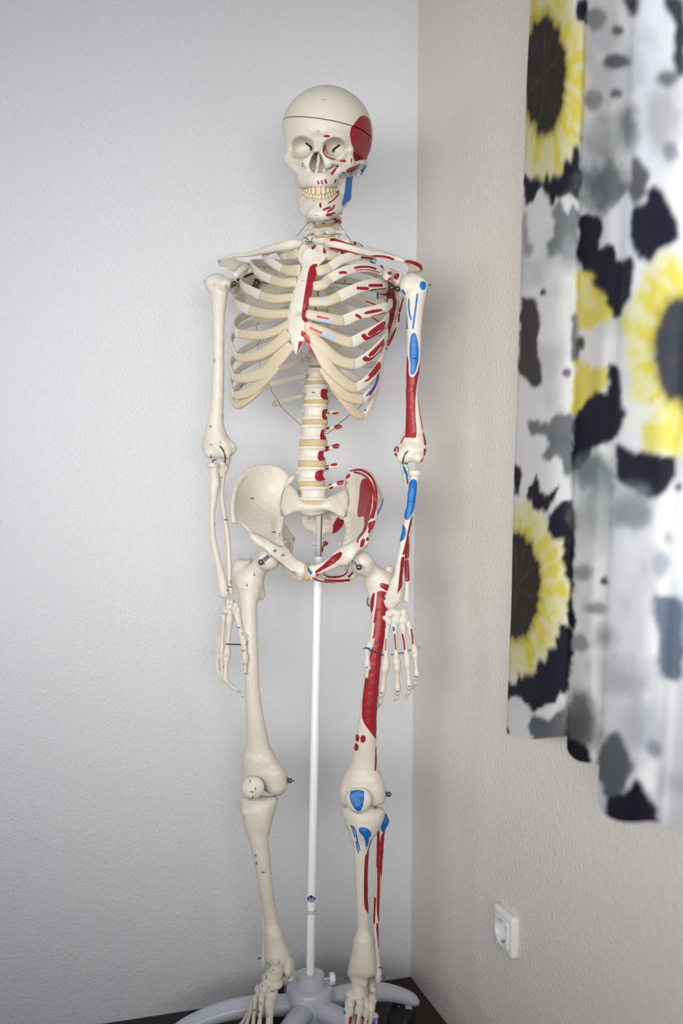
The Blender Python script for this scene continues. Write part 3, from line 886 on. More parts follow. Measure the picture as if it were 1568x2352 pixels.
P, R = E(Z13, [(60, 85, 150, -.045), (200, 140, 190, -.04), (600, 238, 285, -.035), (1000, 300, 345, -.03), (1200, 326, 372, -.022), (1400, 334, 380, -.016), (1560, 328, 385, -.012), (1680, 318, 385, -.01), (1740, 325, 370, -.01)])
bone('fibula', Vol(.0012).chain(P, R))

# left leg
P_FEML = [
    ('red', Z11, [(345, 390), (375, 382), (412, 392), (418, 440), (400, 490), (430, 520), (405, 700), (372, 900), (360, 1050), (352, 1250), (345, 1500), (330, 1485), (295, 1440), (250, 1380), (232, 1330), (235, 1200), (262, 1000), (300, 850), (330, 620), (318, 620), (330, 540), (340, 470)]),
    ('red', Z11, [(300, 440), (315, 400), (328, 398), (325, 440), (315, 520), (296, 560), (293, 500)]),
    ('red', Z11, [(362, 335), (380, 320), (420, 335), (460, 345), (455, 400), (430, 390), (372, 355)]),
    ('red', Z11, [(185, 1465), (198, 1458), (212, 1478), (208, 1505), (196, 1515), (184, 1500)]),
    ('red', Z11, [(222, 1478), (240, 1463), (258, 1475), (258, 1505), (240, 1525), (222, 1510)]),
    ('red', Z11, [(176, 1535), (192, 1525), (206, 1545), (204, 1570), (190, 1584), (175, 1570)]),
    ('red', Z11, [(339, 1560), (336, 1650), (331, 1728)], 5),
    ('blue', Z11, [(276, 440), (268, 462), (280, 492)], 5)]
def femur_left():
    v = Vol(0.0014)
    P, R = E(Z11, [(330, 252, 445, -.006), (420, 280, 435, .0), (500, 291, 425, .004), (560, 299, 420, .008), (700, 288, 406, .014), (900, 263, 376, .018), (1050, 243, 364, .018),
                   (1200, 224, 350, .017), (1350, 204, 343, .014), (1500, 180, 342, .009), (1650, 154, 346, .002), (1750, 126, 362, -.003), (1800, 100, 385, -.006)])
    v.chain(P, R, q=.86, n=FWD, k=.006)
    v.chain(*zc(Z11, [(233, 172, .022, 86), (233, 173, .022, 86)]), k=.008)
    v.chain(*zc(Z11, [(255, 195, .01, 66), (330, 265, .0, 68), (385, 320, -.005, 74)]), k=.014)
    v.chain(*zc(Z11, [(430, 235, -.022, 30), (440, 280, -.02, 46), (420, 340, -.014, 52)]), k=.010)
    v.ell(zS(Z11, 440, 212, -.02), [zr(Z11, 38), zr(Z11, 45), zr(Z11, 20)], k=.006)
    v.ell(zS(Z11, 288, 460, -.016), [zr(Z11, 22), zr(Z11, 40), zr(Z11, 45)], k=.010)
    v.sheet(Z11, [(124, 1750), (352, 1750), (396, 1822), (409, 1900), (396, 1965), (345, 1992), (290, 1985), (240, 1976), (200, 2008), (140, 2010), (90, 1990), (68, 1940), (62, 1880), (80, 1815)],
            [(124, 1750, -.004), (352, 1750, -.004), (405, 1900, -.014), (65, 1900, -.014), (230, 1860, .0), (240, 1970, -.016), (340, 1985, -.012), (140, 2000, -.012)], .046, rnd=.017, k=.010)
    v.chain(*zc(Z11, [(330, 1890, .006, 56), (335, 1930, .004, 56)]), k=.014).chain(*zc(Z11, [(130, 1890, .006, 52), (135, 1930, .004, 54)]), k=.014)
    return v
bone('femur', femur_left(), paint=P_FEML, back=.3, label='upper leg bone with long red marking')
bone('patella', Vol(.0012).chain(*zc(Z11, [(180, 1935, .032, 62), (236, 1935, .032, 62), (208, 1975, .032, 60)]), q=.42, n=FWD, k=.012).ell(zS(Z11, 206, 1952, .033), [zr(Z11, 90), .0085, zr(Z11, 84)], k=.008).chain(*zc(Z11, [(203, 2000, .034, 36), (203, 2020, .03, 22)]), k=.012),
     paint=[('blue', Z11, [(145, 1890), (160, 1880), (200, 1876), (247, 1882), (248, 1930), (240, 1990), (222, 2030), (205, 2036), (180, 2020), (150, 1970), (140, 1930)])], label='kneecap with blue patch')

P_TIBL = [('blue', Z14, [(300, 282), (340, 275), (390, 290), (425, 335), (420, 370), (400, 385), (395, 440), (378, 490), (368, 480), (360, 420), (345, 375), (305, 335), (292, 305)]),
          ('blue', Z14, [(210, 255), (232, 300), (252, 380)], 4.5), ('blue', Z14, [(232, 265), (262, 320), (270, 380), (285, 450), (305, 518)], 5),
          ('blue', Z14, [(264, 428), (275, 490), (291, 545)], 4.5),
          ('red', Z14, [(425, 390), (408, 500), (396, 560), (386, 700), (384, 860), (392, 1050), (398, 1180), (394, 1185), (362, 1140), (350, 1080), (347, 880), (352, 700), (360, 590), (382, 540), (400, 480)])]
def tibia_left():
    v = Vol(0.0014)
    P, R = E(Z14, [(190, 150, 530, -.004), (280, 192, 480, -.002), (370, 214, 424, .0), (450, 228, 408, .001), (600, 239, 398, .002), (850, 250, 392, .001), (1050, 262, 392, -.001),
                   (1300, 274, 408, -.003), (1450, 268, 418, -.004), (1560, 252, 432, -.005), (1660, 232, 448, -.006)])
    v.chain(P, R, q=.9, n=FWD, k=.006)
    v.sheet(Z14, [(108, 72), (160, 52), (330, 82), (540, 74), (572, 108), (552, 180), (522, 240), (476, 305), (432, 370), (420, 420), (222, 420), (200, 300), (155, 210), (114, 125)],
            [(110, 80, -.012), (560, 100, -.012), (330, 120, -.004), (330, 380, -.002), (150, 180, -.008), (520, 200, -.008)], .040, rnd=.0175, k=.012)
    v.chain(*zc(Z14, [(355, 320, .014, 46), (375, 370, .012, 28), (380, 450, .008, 18)]), k=.012)
    v.sheet(Z14, [(265, 1450), (418, 1450), (436, 1590), (458, 1720), (486, 1800), (466, 1848), (400, 1868), (330, 1862), (252, 1852), (216, 1908), (190, 1880), (172, 1830), (180, 1770), (215, 1690), (248, 1580)],
            [(265, 1450, -.004), (418, 1450, -.004), (180, 1830, -.010), (216, 1900, -.010), (480, 1800, -.008), (340, 1700, .002), (340, 1850, .002)], .030, rnd=.011, k=.018)
    return v
bone('tibia', tibia_left(), paint=P_TIBL, back=.3, label='shin bone with blue and red markings')
P, R = E(Z14, [(150, 535, 600, -.04), (220, 520, 612, -.038), (300, 486, 572, -.036), (450, 480, 558, -.034), (650, 476, 545, -.032), (850, 464, 530, -.03), (1050, 452, 516, -.026), (1250, 444, 508, -.022),
               (1450, 450, 503, -.016), (1600, 456, 506, -.012), (1720, 468, 520, -.01), (1820, 462, 538, -.008), (1880, 462, 530, -.008), (1910, 475, 515, -.008)])
bone('fibula', Vol(.0012).chain(P, R), back=.4, paint=[
    ('blue', Z14, [(568, 130), (585, 140), (612, 210), (600, 250), (560, 320), (535, 325), (528, 280), (540, 220), (560, 200)]),
    ('red', Z14, [(492, 310), (508, 315), (512, 420), (512, 600), (516, 820), (512, 1000), (505, 1180), (508, 1290), (498, 1260), (483, 1170), (484, 1000), (490, 800), (486, 600), (486, 450)]),
    ('red', Z14, [(575, 310), (555, 320), (528, 370), (512, 460), (512, 600), (518, 740), (533, 840), (545, 700), (556, 500)]),
    ('red', Z14, [(464, 1025), (458, 1150), (452, 1285)], 9), ('red', Z14, [(480, 700), (476, 420), (482, 310)], 2.5),
    ('red', Z14, [(480, 1285), (495, 1290), (500, 1400), (505, 1560), (500, 1560), (488, 1440), (476, 1340)])], label='thin outer shin bone with red stripes')

# ------------------------------------------------------------------ arms
def humerus_right():
    v = Vol(0.0013)
    P, R = E(Z6, [(290, 180, 385, -.004), (340, 194, 378, -.002), (400, 203, 366, .0), (600, 214, 346, .004), (900, 219, 339, .006), (1100, 215, 340, .006), (1350, 204, 337, .006), (1550, 188, 331, .004),
                  (1700, 160, 338, .002), (1800, 138, 362, .0), (1880, 126, 392, -.001)])
    v.chain(P, R, q=.88, n=FWD, k=.006)
    v.ell(zS(Z6, 262, 222, -.004), [zr(Z6, 118), zr(Z6, 104), zr(Z6, 96)], k=.008)
    v.ell(zS(Z6, 198, 235, .0), [zr(Z6, 48), zr(Z6, 60), zr(Z6, 62)], k=.010)
    v.ell(zS(Z6, 345, 235, .006), [zr(Z6, 76), zr(Z6, 70), zr(Z6, 64)], k=.010)
    v.chain(*zc(Z6, [(262, 150, .032, 10), (265, 280, .026, 10)]), k=.01, mode='s')
    v.ell(zS(Z6, 160, 1935, -.004), [zr(Z6, 46), zr(Z6, 46), zr(Z6, 78)], k=.014)
    v.ell(zS(Z6, 422, 1945, -.006), [zr(Z6, 44), zr(Z6, 40), zr(Z6, 60)], k=.016)
    v.ell(zS(Z6, 192, 1995, .008), [zr(Z6, 54), zr(Z6, 54), zr(Z6, 56)], k=.008)
    v.ell(zS(Z6, 282, 1985, .004), [zr(Z6, 42), zr(Z6, 50), zr(Z6, 56)], k=.012)
    v.ell(zS(Z6, 366, 2000, .006), [zr(Z6, 46), zr(Z6, 52), zr(Z6, 62)], k=.010)
    v.ell(zS(Z6, 300, 1885, .022), [zr(Z6, 34), zr(Z6, 22), zr(Z6, 30)], k=.010, mode='s')
    return v
hr = bone('humerus', humerus_right())
hm = MB().tube([zS(Z6, 55 * 4.525 / 5.6 + 90, 218, .0), zS(Z6, 128, 218, .0)], .0012, 10)
def bolt(parent, p, q, r=.0022, name='bolt', cap=None):
    mb = MB(); mb.tube([p - sk_base, q - sk_base], r, 14)
    if cap: mb.lathe([(cap * .5, 0), (cap, .0008), (cap, .0022), (cap * .5, .003)], q - sk_base, q - p, 16)
    o = mb.build(name, m_metal, parent); return o
bolt(hr, zS(Z6, 165, 220, -.006), zS(Z6, 146, 216, -.006), .0016, cap=.0028)

def radius_right():
    v = Vol(0.0011)
    P, R = zc(Z7, [(116, 138, .0, 36), (124, 190, .002, 38), (130, 260, .004, 47), (122, 330, .006, 44), (118, 420, .006, 34), (108, 520, .006, 27), (106, 640, .006, 25), (116, 780, .004, 29), (150, 950, .002, 33), (180, 1080, .0, 38), (202, 1190, .0, 45), (212, 1265, .0, 48)])
    v.chain(P, R, q=.85, n=FWD)
    v.drum(zS(Z7, 112, 92, 0), zS(Z7, 113, 136, 0), zr(Z7, 53), zr(Z7, 50), rnd=.003)
    return v
bone('radius', radius_right())
def ulna_right():
    v = Vol(0.0011)
    v.chain(*zc(Z7, [(238, 40, -.02, 40), (222, 80, -.018, 48), (205, 150, -.012, 40), (196, 230, -.01, 28), (192, 330, -.01, 22), (194, 420, -.01, 22), (212, 520, -.012, 22), (228, 620, -.012, 22),
                   (245, 750, -.012, 23), (257, 900, -.012, 22), (260, 1050, -.01, 21), (262, 1150, -.01, 23), (268, 1225, -.008, 27), (276, 1262, -.008, 20)]))
    v.chain(*zc(Z7, [(195, 95, .002, 26), (215, 140, -.006, 32)]), k=.008)
    return v
bone('ulna', ulna_right())

P_HUML = [('blue', Z8, [(447, 330), (462, 295), (485, 288), (508, 300), (517, 330), (505, 365), (482, 376), (458, 362)]),
          ('blue', Z8, [(428, 418), (410, 560), (395, 660), (384, 755)], 8), ('blue', Z8, [(341, 470), (343, 590), (366, 668)], 6),
          ('blue', Z8, [(278, 378), (290, 400), (303, 415)], 8), ('blue', Z8, [(318, 640), (325, 760)], 6), ('blue', Z8, [(540, 360), (527, 400)], 7),
          ('blue', Z8, [(388, 800), (412, 815), (428, 880), (440, 980), (436, 1080), (415, 1170), (395, 1215), (372, 1225), (355, 1205), (360, 1120), (350, 1030), (352, 920), (365, 830)]),
          ('red', Z8, [(325, 1030), (340, 1090), (338, 1190), (348, 1238), (375, 1252), (400, 1240), (430, 1190), (462, 1080), (452, 1160), (432, 1260), (412, 1380), (405, 1500), (408, 1650), (420, 1780), (414, 1850), (385, 1860), (350, 1848), (320, 1855), (303, 1845), (312, 1760), (316, 1600), (316, 1400), (310, 1340), (318, 1200), (318, 1060)]),
          ('red', Z8, [(441, 1480), (452, 1590), (481, 1760)], 5), ('red', Z8, [(491, 1810), (500, 1870), (506, 1920)], 8), ('red', Z8, [(502, 1970), (503, 2025)], 9),
          ('red', Z8, [(485, 2065), (465, 2095)], 6), ('red', Z8, [(298, 1840), (264, 1905)], 4),
          ('red', Z8, [(214, 1945), (198, 1985)], 9), ('red', Z8, [(235, 1945), (233, 1990)], 6), ('red', Z8, [(212, 2015), (216, 2030)], 9)]
def humerus_left():
    v = Vol(0.0013)
    P, R = E(Z8, [(400, 292, 512, -.004), (450, 306, 508, -.002), (600, 316, 484, .002), (800, 321, 468, .006), (1000, 321, 462, .006), (1200, 317, 448, .006), (1400, 314, 432, .006), (1550, 314, 446, .005),
                  (1700, 308, 474, .003), (1800, 292, 492, .001), (1880, 262, 506, .0)])
    v.chain(P, R, q=.88, n=FWD, k=.006)
    v.ell(zS(Z8, 372, 312, -.004), [zr(Z8, 116), zr(Z8, 105), zr(Z8, 100)], k=.008)
    v.ell(zS(Z8, 465, 335, .0), [zr(Z8, 58), zr(Z8, 58), zr(Z8, 62)], k=.012)
    v.ell(zS(Z8, 330, 350, .006), [zr(Z8, 66), zr(Z8, 66), zr(Z8, 58)], k=.012)
    v.chain(*zc(Z8, [(395, 270, .036, 9), (378, 400, .03, 9)]), k=.01, mode='s')
    v.ell(zS(Z8, 238, 1990, -.006), [zr(Z8, 46), zr(Z8, 40), zr(Z8, 58)], k=.014)
    v.ell(zS(Z8, 470, 1975, -.004), [zr(Z8, 44), zr(Z8, 44), zr(Z8, 78)], k=.014)
    v.ell(zS(Z8, 268, 2040, .006), [zr(Z8, 48), zr(Z8, 50), zr(Z8, 66)], k=.010)
    v.ell(zS(Z8, 345, 2035, .004), [zr(Z8, 46), zr(Z8, 50), zr(Z8, 62)], k=.012)
    v.ell(zS(Z8, 432, 2052, .008), [zr(Z8, 56), zr(Z8, 54), zr(Z8, 56)], k=.008)
    v.ell(zS(Z8, 350, 1930, .022), [zr(Z8, 34), zr(Z8, 22), zr(Z8, 28)], k=.010, mode='s')
    return v
hl = bone('humerus', humerus_left(), paint=P_HUML, back=.35, label='upper arm bone with blue oval and red band')
bolt(hl, zS(Z8, 520, 325, -.006), zS(Z8, 548, 322, -.006), .0012, cap=.0024)
def radius_left():
    v = Vol(0.0011)
    P, R = zc(Z9, [(598, 135, .0, 40), (585, 180, .002, 42), (572, 260, .006, 45), (562, 350, .008, 44), (548, 450, .01, 42), (527, 570, .012, 37), (500, 700, .012, 34), (475, 850, .012, 35), (451, 1000, .01, 40), (428, 1120, .008, 52)])
    v.chain(P, R, q=.85, n=FWD)
    v.sheet(Z9, [(398, 1060), (462, 1080), (482, 1190), (480, 1268), (430, 1300), (392, 1326), (332, 1318), (318, 1288), (316, 1236), (350, 1160)], [(398, 1060, .009), (462, 1080, .009), (400, 1200, .008), (330, 1300, .004), (475, 1270, .002)], .017, rnd=.0065, k=.008)
    v.chain(*zc(Z9, [(345, 1255, .004, 32), (390, 1298, .004, 28)]), k=.008)
    v.drum(zS(Z9, 597, 78, 0), zS(Z9, 597, 130, 0), zr(Z9, 56), zr(Z9, 52), rnd=.003)
    return v
P_FORE = [('blue', Z9, [(548, 190), (565, 165), (595, 158), (614, 175), (615, 230), (605, 330), (590, 430), (562, 490), (540, 525), (515, 525), (504, 500), (508, 460), (525, 400), (534, 290)]),
          ('blue', Z9, [(492, 560), (500, 580), (518, 610), (516, 660), (500, 700), (458, 726), (470, 670), (484, 610)]),
          ('red', Z9, [(580, 485), (565, 600), (545, 700), (522, 800), (508, 835), (484, 838), (500, 790), (520, 710), (540, 600), (560, 520)]),
          ('red', Z9, [(478, 862), (500, 855), (500, 980), (485, 1110), (466, 1150), (440, 1190), (452, 1100), (462, 1000), (470, 900)]),
          ('blue', Z9, [(320, 1222), (334, 1225), (332, 1245), (318, 1245)])]
bone('radius', radius_left(), paint=P_FORE, back=.3, label='forearm bone with blue and red patches')
def ulna_left():
    v = Vol(0.0011)
    v.chain(*zc(Z9, [(500, 30, -.022, 34), (512, 80, -.018, 36), (525, 150, -.012, 30), (538, 240, -.012, 24), (548, 350, -.012, 22), (555, 480, -.012, 22), (548, 600, -.01, 23), (536, 750, -.008, 24), (525, 900, -.008, 25), (529, 1080, -.008, 24), (524, 1180, -.008, 26), (522, 1232, -.008, 36)]))
    v.chain(*zc(Z9, [(540, 1262, -.008, 14), (545, 1278, -.008, 8)]), k=.006)
    v.chain(*zc(Z9, [(520, 70, .0, 22), (525, 130, -.008, 28)]), k=.008)
    return v
bone('ulna', ulna_left(), back=.3, paint=[('blue', Z9, [(488, 30), (515, 60), (530, 110), (536, 165), (526, 175), (512, 110), (492, 60)]),
     ('red', Z9, [(524, 140), (528, 165), (532, 200)], 7), ('blue', Z9, [(620, 40), (635, 40), (634, 65), (622, 65)]),
     ('red', Z9, [(545, 660), (548, 780), (540, 868), (508, 880), (512, 800), (525, 730)]), ('red', Z9, [(507, 892), (538, 878), (545, 980), (549, 1070), (516, 1086), (508, 1000)])], label='thin forearm bone with dark red patches')

# ------------------------------------------------------------------ hands
def phal(name, parent, tf, a, b, w0, w1, f0, f1, mid=.62, paint=(), h=.0009):
    """a finger or hand bone: flared ends and a slim waist"""
    rows = []
    for t, s in ((0, 1.0), (.10, .98), (.26, mid * 1.14), (.5, mid * 1.02), (.74, mid * 1.14), (.92, 1.0), (1, .92)):
        w = (w0 + (w1 - w0) * t) * 1.16
        rows.append((a[0] + (b[0] - a[0]) * t, a[1] + (b[1] - a[1]) * t, f0 + (f1 - f0) * t, w * s / 2))
    P, R = zc(tf, rows)
    return bone(name, Vol(h).chain(P, R, sub=3), parent, paint=paint, back=.3)
def tip(name, parent, tf, a, b, w0, w1, f0, f1, paint=(), h=.0009):
    rows = []
    for t, s in ((0, 1.0), (.3, .7), (.65, .55), (.9, .62), (1, .5)):
        w = (w0 + (w1 - w0) * t) * 1.16
        rows.append((a[0] + (b[0] - a[0]) * t, a[1] + (b[1] - a[1]) * t, f0 + (f1 - f0) * t, w * s / 2))
    P, R = zc(tf, rows)
    return bone(name, Vol(h).chain(P, R, sub=3), parent, paint=paint, back=.3)

# left hand, back of the hand towards the camera
v = Vol(.0007)
for (x, y, rx, ry, fr) in ((352, 1372, 52, 34, .006), (402, 1352, 44, 32, .004), (446, 1368, 44, 38, .004), (498, 1362, 36, 44, .0), (306, 1410, 36, 40, .012), (365, 1440, 36, 38, .010), (342, 1412, 30, 30, .01),
                           (430, 1428, 46, 48, .006), (490, 1430, 50, 46, .002), (520, 1395, 28, 38, -.004)):
    v.ell(zS(Z9, x, y, fr), [zr(Z9, rx), zr(Z9, 34), zr(Z9, ry)], k=.0004)
handL = bone('hand', v, label='hand with small red and blue marks')
LH = [((342, 1478), (335, 1835), 58, 74, .008, .016), ((412, 1478), (434, 1825), 58, 68, .008, .014), ((487, 1478), (530, 1790), 54, 60, .004, .010), ((540, 1455), (600, 1715), 52, 58, -.002, .004)]
PL = [[('blue', Z9, [(318, 1475), (340, 1478), (338, 1500), (318, 1498)]), ('red', Z9, [(338, 1600), (334, 1700)], 4)],
      [('blue', Z9, [(398, 1482), (416, 1490), (418, 1520), (405, 1530), (396, 1510)]), ('red', Z9, [(377, 1565), (377, 1690)], 7), ('red', Z9, [(415, 1560), (424, 1690)], 6)],
      [('red', Z9, [(458, 1565), (462, 1640), (472, 1690)], 4), ('red', Z9, [(487, 1560), (500, 1610), (508, 1690)], 7)],
      [('red', Z9, [(568, 1515), (578, 1640)], 7)]]
for (a, b, w0, w1, f0, f1), pp in zip(LH, PL): phal('metacarpal', handL, Z9, a, b, w0, w1, f0, f1, .52, pp)
phal('metacarpal', handL, Z9, (292, 1452), (190, 1665), 62, 62, .014, .028, .62, [('red', Z9, [(270, 1500), (276, 1510), (250, 1560), (222, 1605), (220, 1570), (240, 1525)]), ('blue', Z9, [(158, 1680), (185, 1685)], 8)])
phal('phalanx', handL, Z9, (172, 1690), (170, 1832), 58, 54, .028, .03, .66, [('blue', Z9, [(155, 1680), (186, 1688)], 9)])
tip('phalanx', handL, Z9, (176, 1855), (165, 1942), 48, 42, .03, .03, [('blue', Z9, [(150, 1842), (170, 1856)], 5)])
for a, b, w0, w1, f0, f1, c, d in (((330, 1852), (304, 2068), 72, 56, .016, .012, (300, 2085), (284, 2168)), ((437, 1846), (443, 2052), 64, 52, .014, .010, (442, 2072), (436, 2122)),
                                   ((530, 1806), (546, 2010), 60, 50, .010, .008, (546, 2024), (540, 2080)), ((600, 1738), (615, 1922), 50, 46, .004, .004, (612, 1940), (604, 1995))):
    phal('phalanx', handL, Z9, a, b, w0, w1, f0, f1, .62)
    phal('phalanx', handL, Z9, c, d, w1 * .95, w1 * .8, f1, f1 - .008, .7, [('blue', Z9, [(c[0] - 22, c[1] - 8), (c[0] + 22, c[1] - 8), (c[0], c[1] + 10)])])
for a, b, f in (((285, 2172), (262, 2220), .0), ((434, 2125), (408, 2156), -.004), ((538, 2082), (510, 2142), -.004), ((604, 1998), (578, 2046), -.006)):
    tip('phalanx', handL, Z9, a, b, 38, 34, f, f - .006)
mb = MB()
def mt(mb, tf, pts, r, n=10):
    return mb.tube([zS(tf, x, y, f) - sk_base for x, y, f in pts], r, n)
mt(mb, Z9, [(132, 1686, .026), (150, 1686, .03), (215, 1710, .034), (312, 1744, .018)], .0012).build('hand_pin', m_metal, handL)
mt(MB(), Z9, [(380, 1738, .012), (420, 1735, .012), (500, 1722, .008), (570, 1692, .003), (640, 1672, .002)], .0014).build('hand_pin', m_metal, handL)

# right hand, seen from its thumb side
v = Vol(.0007)
for (x, y, rx, ry, fr) in ((250, 1345, 36, 34, .0), (285, 1352, 30, 38, .006), (318, 1372, 30, 32, .012), (262, 1388, 40, 34, .006), (305, 1412, 38, 34, .012), (335, 1418, 28, 36, .016), (235, 1425, 32, 32, .0), (272, 1440, 38, 36, .008), (262, 1478, 30, 30, .008), (222, 1400, 26, 30, -.004)):
    v.ell(zS(Z7, x, y, fr), [zr(Z7, rx), zr(Z7, 34), zr(Z7, ry)], k=.0004)
handR = bone('hand', v, label='plain ivory hand hanging thumb forward')
phal('metacarpal', handR, Z7, (328, 1448), (384, 1672), 62, 62, .018, .03, .68)
phal('phalanx', handR, Z7, (390, 1694), (406, 1858), 58, 54, .032, .036, .68)
tip('phalanx', handR, Z7, (405, 1872), (402, 1992), 46, 44, .036, .036)
phal('metacarpal', handR, Z7, (266, 1490), (240, 1822), 62, 64, .008, .006, .52)
phal('metacarpal', handR, Z7, (212, 1475), (192, 1800), 42, 48, -.004, -.008, .56)
phal('metacarpal', handR, Z7, (206, 1470), (170, 1760), 40, 44, -.014, -.022, .56)
phal('metacarpal', handR, Z7, (202, 1465), (158, 1740), 36, 40, -.024, -.034, .56)
phal('phalanx', handR, Z7, (235, 1852), (224, 2040), 62, 46, .006, .012, .64)
phal('phalanx', handR, Z7, (190, 1815), (200, 2005), 46, 38, -.008, .0, .64)
phal('phalanx', handR, Z7, (165, 1780), (152, 1935), 44, 40, -.022, -.014, .64)
phal('phalanx', handR, Z7, (150, 1760), (142, 1900), 40, 36, -.034, -.026, .64)
phal('phalanx', handR, Z7, (234, 2050), (296, 2112), 42, 34, .013, .026, .66)
phal('phalanx', handR, Z7, (203, 2015), (270, 2100), 36, 30, .001, .014, .66)
phal('phalanx', handR, Z7, (155, 1950), (198, 2046), 40, 32, -.013, .0, .66)
phal('phalanx', handR, Z7, (145, 1915), (186, 2022), 34, 30, -.025, -.012, .66)
tip('phalanx', handR, Z7, (300, 2116), (354, 2150), 34, 28, .027, .036)
tip('phalanx', handR, Z7, (274, 2106), (330, 2168), 30, 26, .015, .024)
tip('phalanx', handR, Z7, (330, 2168), (390, 2208), 26, 22, .0, .006)
tip('phalanx', handR, Z7, (202, 2052), (260, 2100), 30, 26, .001, .010)
mt(MB(), Z7, [(232, 1722, .01), (362, 1727, .03)], .0014).build('hand_pin', m_metal, handR)

# ------------------------------------------------------------------ feet
def foot(tf, blobs, mts, label, paints):
    v = Vol(.0007)
    for (x, y, rx, ry, ry_d, fr) in blobs:
        v.ell(zS(tf, x, y, fr + .014), [zr(tf, rx), ry_d, zr(tf, ry)], k=.0005)
    f = bone('foot', v, label=label)
    for (a, b, w0, w1, f0, f1), pp in zip(mts, paints):
        phal('metatarsal', f, tf, a, b, w0, w1, f0, f1, .62, pp)
        c = (b[0] + (b[0] - a[0]) * .06, b[1] + (b[1] - a[1]) * .06); d = (b[0] + (b[0] - a[0]) * .38, b[1] + (b[1] - a[1]) * .40)
        phal('phalanx', f, tf, c, d, w1 * .95, w1 * .7, f1 + .003, f1 + .028, .66)
        e = (d[0] + (d[0] - c[0]) * .55, d[1] + (d[1] - c[1]) * .5)
        tip('phalanx', f, tf, (d[0] + (d[0] - c[0]) * .08, d[1] + (d[1] - c[1]) * .1), e, w1 * .7, w1 * .5, f1 + .03, f1 + .042)
    return f
footR = foot(Z13, [(480, 1785, 80, 70, .02, .0), (455, 1830, 95, 50, .022, .012), (610, 1760, 62, 120, .020, -.012), (628, 1840, 55, 60, .018, -.014), (540, 1850, 60, 40, .018, -.01),
                   (440, 1900, 100, 46, .016, .022), (480, 1930, 72, 46, .014, .024), (375, 1860, 46, 34, .014, .014), (350, 1960, 56, 52, .013, .03), (430, 2040, 70, 78, .014, .036), (300, 2010, 32, 40, .012, .024), (345, 1990, 38, 40, .012, .03), (285, 1985, 34, 44, .012, .018)],
             [((415, 2115), (400, 2480), 108, 104, .058, .130), ((330, 2045), (290, 2470), 62, 62, .054, .130), ((268, 2065), (225, 2450), 54, 58, .046, .122), ((245, 2110), (150, 2420), 50, 56, .038, .112), ((232, 2150), (90, 2400), 50, 56, .030, .100)],
             'plain ivory foot', [()] * 5)
footL = foot(Z14, [(300, 1900, 90, 52, .022, .0), (285, 1945, 70, 44, .02, .012), (430, 1960, 52, 70, .02, -.02), (440, 2030, 40, 60, .018, -.01), (265, 2035, 110, 48, .016, .024), (300, 2000, 66, 44, .016, .02),
                   (430, 2100, 52, 56, .014, .018), (200, 2140, 56, 72, .014, .036), (305, 2115, 44, 56, .013, .034), (375, 2140, 36, 66, .013, .03), (425, 2170, 42, 66, .013, .030)],
             [((192, 2215), (160, 2520), 106, 104, .060, .135), ((300, 2185), (255, 2520), 86, 70, .058, .135), ((372, 2215), (330, 2500), 80, 66, .054, .130), ((425, 2240), (400, 2470), 66, 62, .052, .124), ((465, 2270), (480, 2440), 64, 60, .052, .120)],
             'foot with small red and blue marks',
             [[('red', Z14, [(205, 2285), (195, 2352), (190, 2420)], 11), ('blue', Z14, [(140, 2215), (142, 2240)], 8)], [('red', Z14, [(266, 2255), (255, 2352), (250, 2400)], 9)], [('red', Z14, [(338, 2285), (330, 2352), (325, 2420)], 10)], [],
              [('blue', Z14, [(462, 2300), (460, 2345)], 9), ('blue', Z14, [(490, 2290), (492, 2345)], 7)]])
